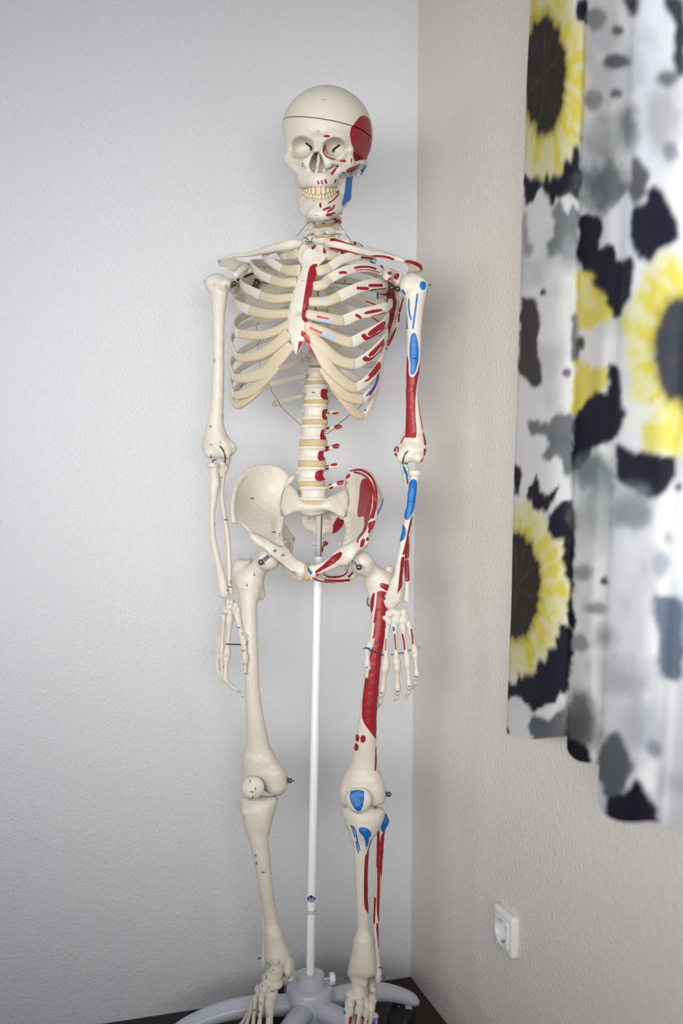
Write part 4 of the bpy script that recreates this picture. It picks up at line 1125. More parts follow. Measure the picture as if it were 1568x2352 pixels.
# ------------------------------------------------------------------ hip bones, sacrum
def hip_right():
    v = Vol(.0013)
    poly = [(130, 822), (118, 700), (132, 600), (165, 485), (220, 405), (300, 348), (400, 330), (500, 343), (560, 378), (606, 430), (592, 490), (560, 560), (545, 620), (537, 690), (550, 760), (578, 790),
            (560, 815), (565, 860), (545, 930), (565, 1020), (610, 1090), (660, 1150), (690, 1170), (690, 1240), (620, 1235), (545, 1165), (485, 1118), (425, 1062), (372, 1002), (300, 960), (262, 890), (195, 838)]
    ctrl = [(130, 820, .075), (120, 680, .062), (165, 480, .02), (300, 350, -.02), (450, 335, -.05), (600, 430, -.065), (560, 560, -.055), (550, 740, -.035), (300, 620, -.016), (420, 560, -.045), (220, 700, .02),
            (300, 960, .068), (370, 1000, .06), (450, 850, .012), (520, 900, -.002), (560, 1050, .045), (660, 1150, .08), (690, 1200, .085), (440, 1080, .06), (380, 720, -.02)]
    v.sheet(Z5, poly, ctrl, .0085, rnd=.0035)
    v.chain(*zc(Z5, [(132, 815, .073, 17), (124, 700, .063, 16), (138, 590, .048, 16), (172, 480, .02, 17), (228, 403, .0, 16), (305, 350, -.02, 15), (400, 336, -.043, 14), (500, 350, -.056, 13), (560, 385, -.062, 13), (600, 432, -.066, 14)]), k=.006)
    v.chain(*zc(Z5, [(300, 950, .066, 18), (370, 1000, .062, 26)]), k=.01)                # front lower spine
    v.ell(zS(Z5, 455, 1040, -.004), [zr(Z5, 95), .03, zr(Z5, 85)], k=.012)               # socket block
    v.chain(*zc(Z5, [(350, 985, .062, 30), (430, 1022, .056, 36), (520, 1088, .06, 42), (590, 1160, .07, 40), (650, 1205, .082, 42), (715, 1225, .09, 42)]), q=.75, n=FWD, k=.012)   # upper pubic branch
    v.chain(*zc(Z5, [(700, 1190, .088, 22), (715, 1245, .09, 36), (712, 1295, .086, 30)]), k=.01)
    v.chain(*zc(Z5, [(555, 790, -.02, 14), (535, 880, .0, 18), (555, 1000, .035, 16), (610, 1085, .065, 14), (680, 1160, .085, 14), (730, 1185, .092, 12)]), k=.008)   # brim
    v.sheet(Z5, [(552, 810), (590, 850), (630, 910), (668, 955), (650, 1010), (640, 1080), (655, 1140), (660, 1180), (600, 1120), (550, 1060), (530, 960), (540, 880)],
            [(555, 815, -.03), (668, 955, -.07), (640, 1080, -.03), (655, 1150, .03), (530, 920, -.005), (600, 1110, .05), (550, 1040, .03)], .009, k=.008)
    v.chain(*zc(Z5, [(560, 1150, -.03, 34), (600, 1210, -.005, 34), (650, 1270, .03, 26), (710, 1310, .07, 22)]), k=.008)     # ischium
    v.chain(*zc(Z5, [(600, 1030, -.05, 26), (570, 1140, -.035, 34)]), k=.01)
    v.ell(zS(Z10, 348, 160, .028), zr(Z10, 95), k=.003, mode='s')                           # room for the ball
    return v
hipR = bone('hip_bone', hip_right(), label='plain ivory hip bone')
P_HIPL = [('red', Z5, [(1232, 460), (1252, 445), (1280, 446), (1310, 470), (1322, 520), (1325, 600), (1318, 680), (1305, 740), (1290, 790), (1285, 840), (1270, 890), (1235, 930), (1208, 965), (1200, 1000), (1190, 990), (1200, 950), (1240, 900), (1258, 840), (1255, 775), (1240, 765), (1215, 778), (1198, 765), (1200, 700), (1212, 620), (1218, 520)]),
          ('red', Z5, [(1172, 392), (1220, 398), (1275, 430), (1315, 480), (1338, 560), (1340, 650), (1330, 730), (1298, 795)], 7),
          ('red', Z5, [(1140, 375), (1205, 365), (1265, 385), (1320, 430), (1350, 500), (1362, 590), (1355, 680), (1328, 780)], 9),
          ('red', Z5, [(1110, 410), (1130, 405), (1135, 428), (1100, 450), (1095, 435)]),
          ('red', Z5, [(1290, 830), (1312, 810), (1320, 830), (1305, 870), (1290, 870)]), ('red', Z5, [(1325, 805), (1350, 805), (1345, 850), (1318, 885), (1312, 870)]), ('red', Z5, [(1305, 875), (1295, 905)], 9),
          ('blue', Z5, [(1420, 625), (1410, 670), (1385, 715), (1370, 750)], 7),
          ('red', Z5, [(1225, 985), (1245, 958), (1262, 965), (1255, 1010), (1235, 1035), (1218, 1030)]), ('red', Z5, [(1278, 945), (1298, 970), (1278, 985), (1270, 965)]),
          ('red', Z5, [(832, 1245), (900, 1190), (980, 1110), (1050, 1072), (1068, 1085), (1050, 1125), (990, 1180), (900, 1225), (845, 1258)]),
          ('blue', Z5, [(762, 1190), (790, 1225), (810, 1245), (798, 1275), (775, 1240)]),
          ('red', Z5, [(905, 1240), (912, 1270), (960, 1285), (1040, 1280), (1085, 1262), (1110, 1240), (1090, 1215), (1118, 1245), (1125, 1265), (1080, 1285), (1000, 1300), (940, 1295), (910, 1285)]),
          ('red', Z5, [(910, 1308), (980, 1312), (1060, 1312), (1136, 1305), (1132, 1325), (1050, 1332), (960, 1328), (912, 1320)]),
          ('red', Z5, [(1150, 1250), (1125, 1285)], 9), ('red', Z5, [(815, 1300), (900, 1332), (1000, 1342)], 4), ('red', Z5, [(850, 1270), (880, 1276)], 8)]
def hip_left():
    v = Vol(.0013)
    poly = [(1095, 440), (1130, 388), (1190, 370), (1260, 372), (1320, 412), (1370, 490), (1405, 560), (1422, 630), (1402, 695), (1372, 755), (1352, 805), (1332, 870), (1300, 915), (1278, 950), (1300, 972), (1280, 1015), (1220, 1040),
            (1170, 1085), (1140, 1150), (1090, 1190), (1000, 1160), (1010, 1090), (1065, 1040), (1100, 960), (1115, 880), (1105, 810), (1085, 780), (1092, 730), (1120, 660), (1125, 600), (1105, 540), (1088, 490)]
    ctrl = [(1090, 480, -.06), (1130, 388, -.055), (1260, 375, -.025), (1330, 450, .015), (1350, 600, .045), (1330, 800, .075), (1422, 630, .0), (1390, 520, -.012), (1395, 700, .03), (1240, 560, -.012), (1150, 650, -.035), (1230, 700, .0), (1120, 800, -.03),
            (1290, 900, .07), (1250, 1000, .07), (1180, 950, .035), (1110, 900, .0), (1060, 1050, .05), (1010, 1130, .075), (1140, 1170, .06)]
    v.sheet(Z5, poly, ctrl, .0085, rnd=.0035)
    v.chain(*zc(Z5, [(1098, 440, -.06, 15), (1135, 392, -.052, 14), (1200, 376, -.038, 14), (1262, 382, -.022, 15), (1318, 432, .01, 17), (1348, 520, .03, 17), (1356, 620, .045, 16), (1345, 720, .06, 16), (1325, 820, .073, 20), (1300, 880, .07, 20)]), k=.006)
    v.chain(*zc(Z5, [(1300, 890, .07, 20), (1275, 955, .066, 22), (1240, 1005, .064, 34)]), k=.01)
    v.ell(zS(Z5, 1165, 1065, -.006), [zr(Z5, 75), .03, zr(Z5, 75)], k=.012)
    v.chain(*zc(Z5, [(1240, 1000, .06, 36), (1160, 1050, .054, 46), (1085, 1112, .06, 52), (980, 1180, .075, 44), (900, 1215, .085, 38), (820, 1240, .09, 42)]), q=.75, n=FWD, k=.012)
    v.chain(*zc(Z5, [(800, 1215, .09, 22), (805, 1265, .09, 30), (815, 1300, .086, 18)]), k=.01)
    v.chain(*zc(Z5, [(1085, 790, -.025, 13), (1112, 880, .0, 15), (1098, 970, .03, 14), (1055, 1050, .055, 13), (980, 1115, .078, 13), (900, 1180, .09, 12), (820, 1215, .094, 11)]), k=.008)
    v.chain(*zc(Z5, [(812, 1296, .086, 16), (880, 1312, .07, 20), (960, 1318, .045, 24), (1060, 1312, .02, 24), (1140, 1292, .0, 28), (1180, 1250, -.015, 34), (1190, 1180, -.01, 40)]), q=.7, n=FWD, k=.007)
    v.chain(*zc(Z5, [(905, 1255, .02, 12), (950, 1282, .0, 15), (1030, 1280, -.015, 16), (1090, 1250, -.02, 18), (1112, 1190, -.015, 24)]), k=.007)
    v.ell(zS(Z11, 233, 172, .022), zr(Z11, 90), k=.003, mode='s')
    return v
hipL = bone('hip_bone', hip_left(), paint=P_HIPL, back=.35, label='hip bone with large red patch and red crest lines')
V_, F_ = Vol(.0011).drum(zS(Z5, 765, 1175, .088), zS(Z5, 770, 1312, .084), zr(Z5, 34), .011, rnd=.004).mesh()
finish('pubic_disc', V_, F_, hipR, m_disc, [('blue', Z5, [(762, 1190), (790, 1225), (810, 1245), (798, 1275), (775, 1240)])], 'tan pubic disc')

def sacrum():
    v = Vol(.0013)
    poly = [(533, 695), (548, 610), (575, 530), (605, 488), (650, 510), (690, 560), (705, 620), (760, 645), (820, 655), (890, 645), (940, 610), (965, 590), (1030, 560), (1090, 530), (1125, 600), (1118, 690), (1082, 785), (1040, 770), (980, 730), (900, 712), (820, 705), (740, 708), (660, 735), (575, 775)]
    v.sheet(Z5, poly, [(820, 680, -.004), (550, 700, -.04), (1110, 700, -.04), (620, 500, -.05), (1090, 540, -.05), (700, 650, -.012), (950, 650, -.012)], .022, rnd=.008)
    v.drum(zS(Z5, 820, 640, -.018), zS(Z5, 822, 712, -.026), zr(Z5, 122), .024, rnd=.004, k=.012)
    low = [(700, 690), (940, 690), (1085, 765), (1090, 800), (1065, 865), (1020, 905), (985, 920), (940, 915), (900, 925), (840, 915), (770, 895), (730, 860), (718, 800), (725, 740)]
    v.sheet(Z5, low, [(820, 700, -.055), (720, 740, -.065), (1080, 790, -.07), (900, 920, -.095), (740, 880, -.09), (1000, 910, -.095), (860, 800, -.085)], .014, rnd=.006, k=.008)
    for yy in (790, 850):
        for xx in (790, 945):
            v.ell(zS(Z5, xx, yy, -.072), [zr(Z5, 14), .008, zr(Z5, 12)], k=.004, mode='s')
    v.chain(*zc(Z5, [(870, 915, -.092, 40), (872, 980, -.088, 34), (880, 1030, -.078, 28), (885, 1065, -.068, 18)]), k=.008)
    v.ell(zS(Z5, 830, 1000, -.085), [zr(Z5, 30), .006, zr(Z5, 26)], k=.006).ell(zS(Z5, 925, 1000, -.085), [zr(Z5, 26), .006, zr(Z5, 24)], k=.006)
    v.chain(*zc(Z5, [(600, 490, -.055, 24), (640, 440, -.06, 26)]), k=.008)
    bt = atY(733, 1150, Y0 + .0235); bb = atY(732, 1230, Y0 + .0245)
    v.chain([bt, bb], [.0078, .0078], k=.001, mode='s', sub=1)      # socket for the stand's bar
    return v
bone('sacrum', sacrum(), back=.3, paint=[('red', Z5, [(1030, 775), (1060, 800), (1085, 800), (1075, 840), (1045, 880), (1000, 920), (982, 918), (990, 870), (988, 845), (1010, 800)]),
     ('red', Z5, [(905, 990), (925, 978), (950, 1005), (920, 1020), (905, 1040), (910, 1060), (890, 1078), (888, 1045), (905, 1015)])], label='sacrum and tailbone with red patches')

# ------------------------------------------------------------------ spine
UPAX = np.array([0, 0, 1.0])
def vertebra(cx, y0, y1, hw, fr, dep=.017, waist=.12, tp=None, tilt=0.0, paint=(), label=None, sp=True, tpl=None):
    """cx, y0, y1 and half width hw in photo pixels"""
    v = Vol(.0011)
    a = S(cx - tilt * (y1 - y0) / 2, y0, fr); b = S(cx + tilt * (y1 - y0) / 2, y1, fr)
    v.drum(a, b, hw * MPP, dep, waist=waist, rnd=.0022, xdir=SIDE)
    if waist > .08:
        for p_ in (a, b):
            d_ = (b - a) / np.linalg.norm(b - a) * .0022
            q_ = p_ + (d_ if p_ is a else -d_)
            v.drum(q_ - d_ * .9, q_ + d_ * .9, hw * MPP * 1.03, dep * 1.03, rnd=.0016, xdir=SIDE, k=.004)
    ym = y0 + (y1 - y0) * .35
    if tp:
        for sgn, (dx, dy, df, r) in ((-1, (hw + 1, 2, .014, 5) if tpl else tp), (1, tpl or tp)):
            v.chain([S(cx + sgn * hw * .55, ym, fr - dep * .8), S(cx + sgn * hw * .8, ym + dy * .3, fr - dep * 1.4), S(cx + sgn * dx, ym + dy, fr - dep - df)], [r * MPP * 1.3, r * MPP * 1.1, r * MPP], q=.7, n=FWD, k=.006)
    if sp:
        v.chain([S(cx, ym, fr - dep), S(cx, ym + 6, fr - dep - .022), S(cx, ym + 16, fr - dep - .045)], [.008, .0045, .004], k=.006)
        for sgn in (-1, 1):
            v.chain([S(cx + sgn * hw * .6, y0 - 6, fr - dep * 1.7), S(cx + sgn * hw * .62, y1 + 8, fr - dep * 1.9)], [.0052, .0052], k=.006)
    return bone('vertebra', v, paint=paint, back=.35, label=label)
def disc(par, cx, y0, y1, hw, fr, dep=.017, tilt=0.0):
    V, Fq = Vol(.001).drum(S(cx - tilt * (y1 - y0) / 2, y0, fr), S(cx + tilt * (y1 - y0) / 2, y1, fr), hw * MPP, dep, rnd=.0018, xdir=SIDE, bulge=.02).mesh()
    finish('disc', V, Fq, par, m_disc)
R_ = 'red'
# lumbar and lowest thoracic: centre x, top, bottom, half width, disc bottom, disc half width
LUM = [
    ('T11', 726.0, 846.5, 876.5, 20.5, 884.5, 26, []),
    ('T12', 726.5, 884.5, 919.0, 27.5, 928.5, 29, [(R_, Z4, [(928, 690), (950, 678), (990, 685), (985, 720), (996, 775), (950, 772), (926, 745)])]),
    ('L1', 723.5, 928.5, 964.0, 28.5, 976.0, 30, [(R_, Z4, [(945, 870), (970, 862), (990, 868), (975, 905), (988, 955), (955, 958), (938, 930), (940, 890)])]),
    ('L2', 719.5, 976.0, 1010.0, 29.5, 1025.5, 32.5, [(R_, Z5, [(890, 25), (918, 30), (918, 80), (932, 105), (900, 122), (880, 105), (878, 70)])]),
    ('L3', 716.5, 1025.5, 1058.0, 31, 1073.0, 32.5, [(R_, Z5, [(870, 210), (910, 205), (908, 250), (922, 285), (870, 293), (857, 270), (860, 235)])]),
    ('L4', 714.5, 1073.0, 1105.5, 32, 1117.5, 31.5, [(R_, Z5, [(835, 395), (860, 378), (900, 368), (905, 400), (922, 455), (880, 468), (845, 462), (834, 440)])]),
    ('L5', 719.0, 1117.5, 1149.0, 32.5, 1160.0, 33, [])]
for i, (nm, cx, y0, y1, hw, yd, dhw, pt) in enumerate(LUM):
    fr = -.012 - .0035 * (len(LUM) - 1 - i)
    lum = nm[0] == 'L'
    p2 = list(pt)
    tpl = None
    if lum:
        k = ['L1', 'L2', 'L3', 'L4', 'L5'].index(nm)
        tgt = [(Z4, 1062, 897, 30, 11), (Z4, 1082, 1020, 34, 20), (Z5, 1012, 165, 30, 22), (Z5, 998, 326, 26, 13), (Z5, 1050, 478, 30, 24)][k]
        gx = tgt[0][0] + tgt[1] / tgt[0][2]; gy = tgt[0][1] + tgt[2] / tgt[0][2]
        ym = y0 + (y1 - y0) * .35
        tpl = (gx - cx + 6, gy - ym, .008, 6)
        p2.append((R_, tgt[0], [(tgt[1] - tgt[3], tgt[2] - tgt[4] * .4), (tgt[1], tgt[2] - tgt[4]), (tgt[1] + tgt[3], tgt[2] - tgt[4] * .6), (tgt[1] + tgt[3], tgt[2] + tgt[4] * .4), (tgt[1], tgt[2] + tgt[4]), (tgt[1] - tgt[3], tgt[2] + tgt[4] * .8)]))
        sm = [[(Z4, 988, 905)], [(Z4, 990, 1035), (Z5, 940, 15)], [(Z5, 938, 178), (Z5, 968, 118), (Z5, 936, 200)], [(Z5, 934, 330), (Z5, 972, 270), (Z5, 936, 360)], [(Z5, 962, 495), (Z5, 1006, 414), (Z5, 972, 525)]][k]
        for t_, x_, y_ in sm: p2.append((R_, t_, [(x_ - 8, y_ + 3), (x_ + 8, y_ - 3)], 8))
    vb = vertebra(cx, y0, y1, hw, fr, dep=.017 if lum else .015, waist=.13 if lum else .10, tp=(46, 2, .012, 6) if lum else (30, -2, .016, 5), tpl=tpl, paint=p2, sp=True,
                  label='vertebra with red patches' if p2 else None)
    disc(vb, cx, y1, yd, dhw, fr, dep=.0175 if lum else .0155)
# chest part of the spine (mostly behind the breastbone and ribs)
TH_ = [571, 595, 620, 646, 673, 701, 730, 760, 792, 825]
for i, yc in enumerate(TH_):
    prev = TH_[i - 1] if i else 549
    nxt = TH_[i + 1] if i < 9 else 861
    y0 = (prev + yc) / 2 + 1.5; y1 = (yc + nxt) / 2 - 3
    cx = 742 - 14 * i / 9.0; fr = -.045 - .008 * math.sin(math.pi * i / 9)
    vb = vertebra(cx, y0, y1, 19.5 + i * .15, fr, dep=.013, waist=.10, tp=(40, -6, .014, 6), sp=True)
    disc(vb, cx, y1, y1 + 4.6, 20, fr, dep=.0132)
# neck
def vb_neck(cx, y0, y1, hw, fr, ear, paint, yd=None, dhw=None, label=None):
    v = Vol(.0008)
    v.drum(S(cx, y0, fr), S(cx + 1, y1, fr), hw * MPP, .0095, waist=.05, rnd=.002, xdir=SIDE)
    for sg, (dx, dy) in ((-1, ear[0]), (1, ear[1])):
        ym = (y0 + y1) / 2
        v.chain([S(cx + sg * hw * .8, ym - 2, fr - .004), S(cx + sg * (hw + (dx - hw) * .6), ym + dy * .4, fr - .010), S(cx + sg * dx, ym + dy, fr - .014)], [.0062, .0058, .0042], q=.7, n=(0, 0, 1), k=.006)
        v.chain([S(cx + sg * dx, ym + dy, fr - .012), S(cx + sg * (dx + 2), ym + dy + 7, fr - .014)], [.0042, .003], k=.004)
        v.chain([S(cx + sg * (hw + 4), y0 - 7, fr - .02), S(cx + sg * (hw + 6), y1 + 7, fr - .024)], [.0074, .0074], k=.005)
        v.chain([S(cx + sg * (hw - 2), y0 + 2, fr - .0), S(cx + sg * (hw - 1), y0 - 6, fr - .003)], [.0036, .002], k=.004)
    v.chain([S(cx, (y0 + y1) / 2, fr - .02), S(cx, y1 + 8, fr - .045)], [.006, .0045], k=.006)
    o = bone('vertebra', v, paint=paint, back=.4, label=label)
    if yd: disc(o, cx + 1, y1 - 1, yd, dhw, fr - .001, dep=.0088)
    return o
nk = lambda x, y, r=24: (R_, Z17, [(x - .1, y), (x + .1, y)], r)
vb_neck(746, 455, 468, 20, -.03, ((30, 2), (34, 2)), ())
vb_neck(745, 473, 486, 20, -.028, ((30, 2), (36, 2)), [nk(808, 168, 14)])
vb_neck(743, 495, 517, 21, -.024, ((36, -4), (36, -2)), [nk(487, 312, 24), (R_, Z17, [(735, 215), (765, 260)], 24), (R_, Z17, [(805, 225), (850, 285)], 16), (R_, Z17, [(685, 303), (735, 300)], 15), ('blue', Z17, [(680, 200), (700, 200), (705, 240), (685, 242)])], 524, 19, 'neck vertebra with red dots')
nv = vb_neck(742, 524, 541, 22, -.026, ((40, 4), (46, 2)), [nk(515, 532, 24), (R_, Z17, [(845, 375), (875, 420)], 22)], 547, 20, 'neck vertebra with screw and red dot')
vb_neck(742, 547, 562, 22, -.032, ((44, 2), (56, 0)), ())
bolt(nv, S(739.5, 533, -.014), S(739.5, 533, -.0135), .0032, 'screw')

# ------------------------------------------------------------------ breastbone
def sternum():
    v = Vol(.0012)
    L = [(696, 557), (686, 572), (681, 588), (686, 600), (690, 608), (687, 626), (682, 640), (677, 645), (676.5, 661), (671.5, 670), (672, 680), (666, 696), (664.5, 704), (662, 718), (661, 726), (658.5, 746), (662, 766), (668, 787), (673, 806), (680, 816)]
    Rr = [(686, 812), (694, 795), (700, 780), (704, 768), (702, 757), (707, 742), (706.5, 730), (706.5, 704), (712, 690), (715, 676), (717, 662), (721, 655), (725, 630), (729, 614), (737, 606), (748, 596), (751, 588), (747, 574), (741, 560), (727, 561), (716, 567), (706, 562)]
    v.sheet(ZP, L + Rr, [(696, 557, .055), (741, 560, .055), (716, 600, .072), (716, 640, .086), (690, 700, .102), (685, 760, .110), (682, 814, .106), (666, 720, .100), (706, 710, .100), (684, 600, .064), (748, 592, .064)], .0105, rnd=.004, smooth=1)
    v.ell(S(712, 585, .07), [.012, .005, .012], k=.008)
    return v
st = bone('sternum', sternum(), label='breastbone with red bands', back=.3, paint=[
    (R_, Z3, [(190, 525), (225, 520), (242, 535), (238, 580), (222, 650), (205, 720), (190, 770), (175, 800), (178, 830), (165, 880), (160, 940), (140, 980), (135, 1030), (152, 1060), (148, 1100), (135, 1130), (130, 1185), (105, 1185), (70, 1145), (60, 1100), (72, 1010), (92, 880), (115, 740), (135, 620), (155, 550)]),
    (R_, Z3, [(60, 1265), (100, 1290), (140, 1330), (158, 1370), (155, 1430), (130, 1400), (90, 1350), (52, 1325)]),
    (R_, Z3, [(30, 1390), (80, 1392), (60, 1430), (40, 1470), (10, 1540), (18, 1470)]),
    (R_, Z3, [(178, 300), (232, 292), (210, 340), (190, 360), (172, 350)]), (R_, Z3, [(318, 332), (348, 345), (335, 390), (318, 408), (302, 390), (305, 350)])])
bolt(st, S(683, 719.5, .113), S(683, 719.5, .1135), .0034, 'screw')

# ------------------------------------------------------------------ ribs
def ribbon(ctrl, hpx, th, n=14, step=.0012, taper0=1.0, taper1=1.0):
    P = np.array([S(*c) for c in ctrl])
    C = catmull(P, 24)
    d = np.concatenate([[0], np.cumsum(np.linalg.norm(np.diff(C, axis=0), axis=1))])
    m = max(8, int(d[-1] / step)); s = np.linspace(0, d[-1], m)
    C = np.stack([np.interp(s, d, C[:, i]) for i in range(3)], 1)
    for _ in range(6): C[1:-1] = .5 * C[1:-1] + .25 * (C[:-2] + C[2:])
    T = np.gradient(C, axis=0); T /= np.linalg.norm(T, axis=1)[:, None]
    ctr = np.array([S(728, p, -.01)[:2] for p in (600, 900)]).mean(0)
    Oo = np.zeros_like(C); Oo[:, :2] = C[:, :2] - ctr
    Oo -= T * (Oo * T).sum(1)[:, None]; Oo /= np.linalg.norm(Oo, axis=1)[:, None]
    B = np.cross(T, Oo)
    return C, T, Oo, B, s / s[-1]
def sweep(C, O, B, h, th, n=32):
    m = len(C)
    an = 2 * np.pi * np.arange(n) / n
    ca, sa = np.cos(an), np.sin(an)
    ex = np.sign(ca) * np.abs(ca) ** .75; ey = np.sign(sa) * np.abs(sa) ** .75
    V = C[:, None] + B[:, None] * (h[:, None] * ex)[..., None] + O[:, None] * (th[:, None] * ey)[..., None]
    V = V.reshape(-1, 3)
    i, k = np.meshgrid(np.arange(m - 1), np.arange(n), indexing='ij')
    k2 = (k + 1) % n
    Fq = np.stack([i * n + k, i * n + k2, (i + 1) * n + k2, (i + 1) * n + k], -1).reshape(-1, 4)
    # orientation
    nrm = np.cross(V[Fq[0, 2]] - V[Fq[0, 0]], V[Fq[0, 3]] - V[Fq[0, 1]])
    if nrm @ (V[Fq[0]].mean(0) - C[0]) < 0: Fq = Fq[:, ::-1]
    # rounded caps
    caps = []
    for e, sgn in ((0, 1), (m - 1, -1)):
        ids = e * n + np.arange(n)
        for q in range(n // 2 - 1):
            f = [ids[q], ids[q + 1], ids[n - 2 - q], ids[n - 1 - q]]
            caps.append(f if sgn > 0 else f[::-1])
    return V, np.concatenate([Fq, np.array(caps)])
def rib(ctrl, ncart, hb, hc, paint=(), label=None, thb=.0030, thc=.0042, head=True, cpaint=()):
    """ctrl: (px, py, front) from the spine round to the breastbone; the last ncart spans are cartilage; half heights in px"""
    C, T, O, B, t = ribbon(ctrl, hb, thb)
    # parameter of the joint
    if ncart:
        J = S(*ctrl[len(ctrl) - 1 - ncart]); kj = int(np.argmin(((C - J) ** 2).sum(1)))
    else: kj = len(C) - 1
    def mk(a, b, h0, h1, th, end_r):
        c = C[a:b + 1]; m = len(c); u = np.linspace(0, 1, m)
        h = (h0 + (h1 - h0) * u) * MPP
        w = np.full(m, th)
        for e in range(2):
            if end_r[e]:
                for q in range(min(4, m)):
                    j = q if e == 0 else m - 1 - q
                    f = [.62, .84, .94, .985][q]; h[j] *= f; w[j] *= f
        return sweep(c, O[a:b + 1], B[a:b + 1], h, w)
    V, Fq = mk(0, kj, hb[0], hb[1], thb, (True, False if ncart else True))
    o = finish('rib', V, Fq, skeleton, m_bone, paint, label, back=.35)
    if ncart:
        V, Fq = mk(kj, len(C) - 1, hc[0], hc[1], thc, (False, True))
        finish('costal_cartilage', V, Fq, o, m_cart, cpaint, None, .35)
    return o
# right side of the body (left in the photo)
rib([(722, 560, -.045), (690, 556, -.07), (655, 562, -.06), (640, 576, -.02), (648, 588, .02), (664, 588, .045), (684, 582, .06)], 1, (6, 8), (9, 12))
rib([(720, 585, -.05), (670, 574, -.095), (626, 574, -.075), (606, 584, -.03), (611, 595, .02), (628, 606, .045), (650, 618, .062), (668, 622, .076), (690, 621, .085)], 2, (8, 9.5), (10, 14))
rib([(722, 608, -.055), (660, 604, -.105), (606, 604, -.085), (578, 606, -.03), (583, 618, .015), (602, 633, .045), (626, 643, .068), (652, 650, .086), (682, 648, .092)], 2, (8.5, 10), (10, 10.5))
rib([(722, 634, -.06), (650, 636, -.115), (588, 644, -.09), (556, 648, -.03), (558, 658, .015), (577, 668, .046), (600, 679, .068), (632, 687, .09), (676, 682, .1)], 2, (9, 11), (10.5, 9.5))
rib([(722, 662, -.062), (650, 664, -.12), (580, 677, -.095), (545, 690, -.035), (543, 699, .012), (557, 706, .044), (575, 713, .062), (618, 722, .09), (668, 720, .104)], 2, (9, 11.5), (11.5, 10))
rib([(720, 690, -.062), (650, 697, -.122), (590, 712, -.1), (550, 732, -.045), (538, 750, .006), (541, 761, .04), (551, 767, .058), (600, 770, .086), (640, 758, .102), (666, 742, .108)], 3, (8.5, 10.5), (10.5, 10))
rib([(718, 716, -.062), (650, 728, -.122), (592, 738, -.105), (551, 754, -.055), (531, 780, .0), (536, 804, .035), (547, 821, .056), (575, 820, .076), (605, 811, .092), (638, 789, .106), (664, 764, .112)], 4, (8, 9), (10, 14))
rib([(716, 746, -.06), (655, 762, -.12), (598, 783, -.102), (553, 808, -.055), (530, 834, -.005), (533, 856, .03), (541, 868, .05), (576, 866, .07), (610, 852, .086), (640, 822, .1), (664, 786, .108)], 4, (8, 8.5), (9.5, 19))
rib([(714, 778, -.056), (655, 800, -.115), (600, 822, -.098), (556, 844, -.055), (532, 870, -.01), (533, 895, .026), (540, 908, .042), (572, 900, .06), (604, 872, .08), (632, 832, .096)], 3, (7.5, 8), (9, 21))
rib([(706, 824, -.045), (665, 840, -.10), (615, 853, -.1), (566, 874, -.065), (535, 902, -.02), (535, 922, .015), (541, 931, .03), (556, 926, .042), (582, 904, .06), (612, 866, .08)], 3, (7.5, 7.5), (9, 18))
rib([(704, 864, -.045), (662, 872, -.088), (622, 884, -.096), (584, 898, -.08), (570, 905, -.066)], 1, (6.5, 8), (7.5, 4.5))
rib([(698, 909, -.042), (662, 918, -.075), (636, 926, -.084), (625, 930, -.082)], 1, (5.5, 7), (7, 5))
# left side of the body (right in the photo), with the muscle markings
rd, bl = 'red', 'blue'
rib([(752, 566, -.045), (785, 556, -.07), (806, 560, -.05), (804, 572, -.0), (786, 585, .035), (770, 588, .05), (748, 585, .062)], 1, (6, 8), (10, 12), cpaint=(), paint=[(rd, Z17, [(830, 900), (925, 920), (910, 965), (880, 960)])], label='first rib with red patch')
rib([(752, 590, -.05), (800, 580, -.09), (842, 586, -.075), (860, 598, -.03), (840, 588, .012), (812, 588, .04), (783, 597, .06), (757, 614, .074), (744, 620, .08), (726, 624, .084)], 2, (8, 10.5), (10.5, 12),
    paint=[(rd, Z18, [(440, 15), (540, 20), (650, 40)], 20), (rd, Z18, [(470, 70), (600, 110), (690, 175)], 9), (bl, Z18, [(400, 55), (520, 105), (560, 115)], 7), (bl, Z18, [(620, 85), (680, 130), (700, 180)], 12)], label='rib with red and blue stripes',
    cpaint=[(bl, Z3, [(290, 622), (330, 608)], 7)])
rib([(752, 614, -.055), (800, 614, -.1), (845, 622, -.085), (875, 634, -.045), (880, 630, -.02), (864, 618, .0), (834, 614, .03), (794, 622, .06), (756, 641, .078), (742, 654, .086), (718, 658, .092)], 2, (8, 11), (11, 11),
    paint=[(rd, Z18, [(300, 222), (380, 200), (520, 195), (640, 210), (715, 240)], 18), (rd, Z18, [(330, 275), (460, 252), (600, 260), (720, 290), (800, 310)], 6), (rd, Z18, [(5, 318), (60, 308), (120, 315)], 25)], label='rib with red ovals and lines')
rib([(752, 640, -.06), (800, 646, -.108), (848, 658, -.09), (880, 664, -.05), (887, 656, -.01), (864, 651, .02), (824, 661, .056), (777, 682, .078), (752, 692, .088), (708, 694, .1)], 2, (8.5, 12.5), (11.5, 10.5),
    paint=[(rd, Z18, [(600, 575), (700, 570), (835, 572)], 27), (rd, Z18, [(360, 625), (450, 628), (550, 634)], 28), (rd, Z18, [(520, 695), (700, 655), (920, 630)], 9), (rd, Z18, [(345, 300), (560, 355), (720, 410), (815, 490)], 9, (-.3, -.02)), (bl, Z18, [(440, 295), (620, 350), (760, 400), (840, 480)], 8, (-.3, -.02))], label='rib with two red ovals',
    cpaint=[(bl, Z3, [(260, 908), (355, 910)], 10)])
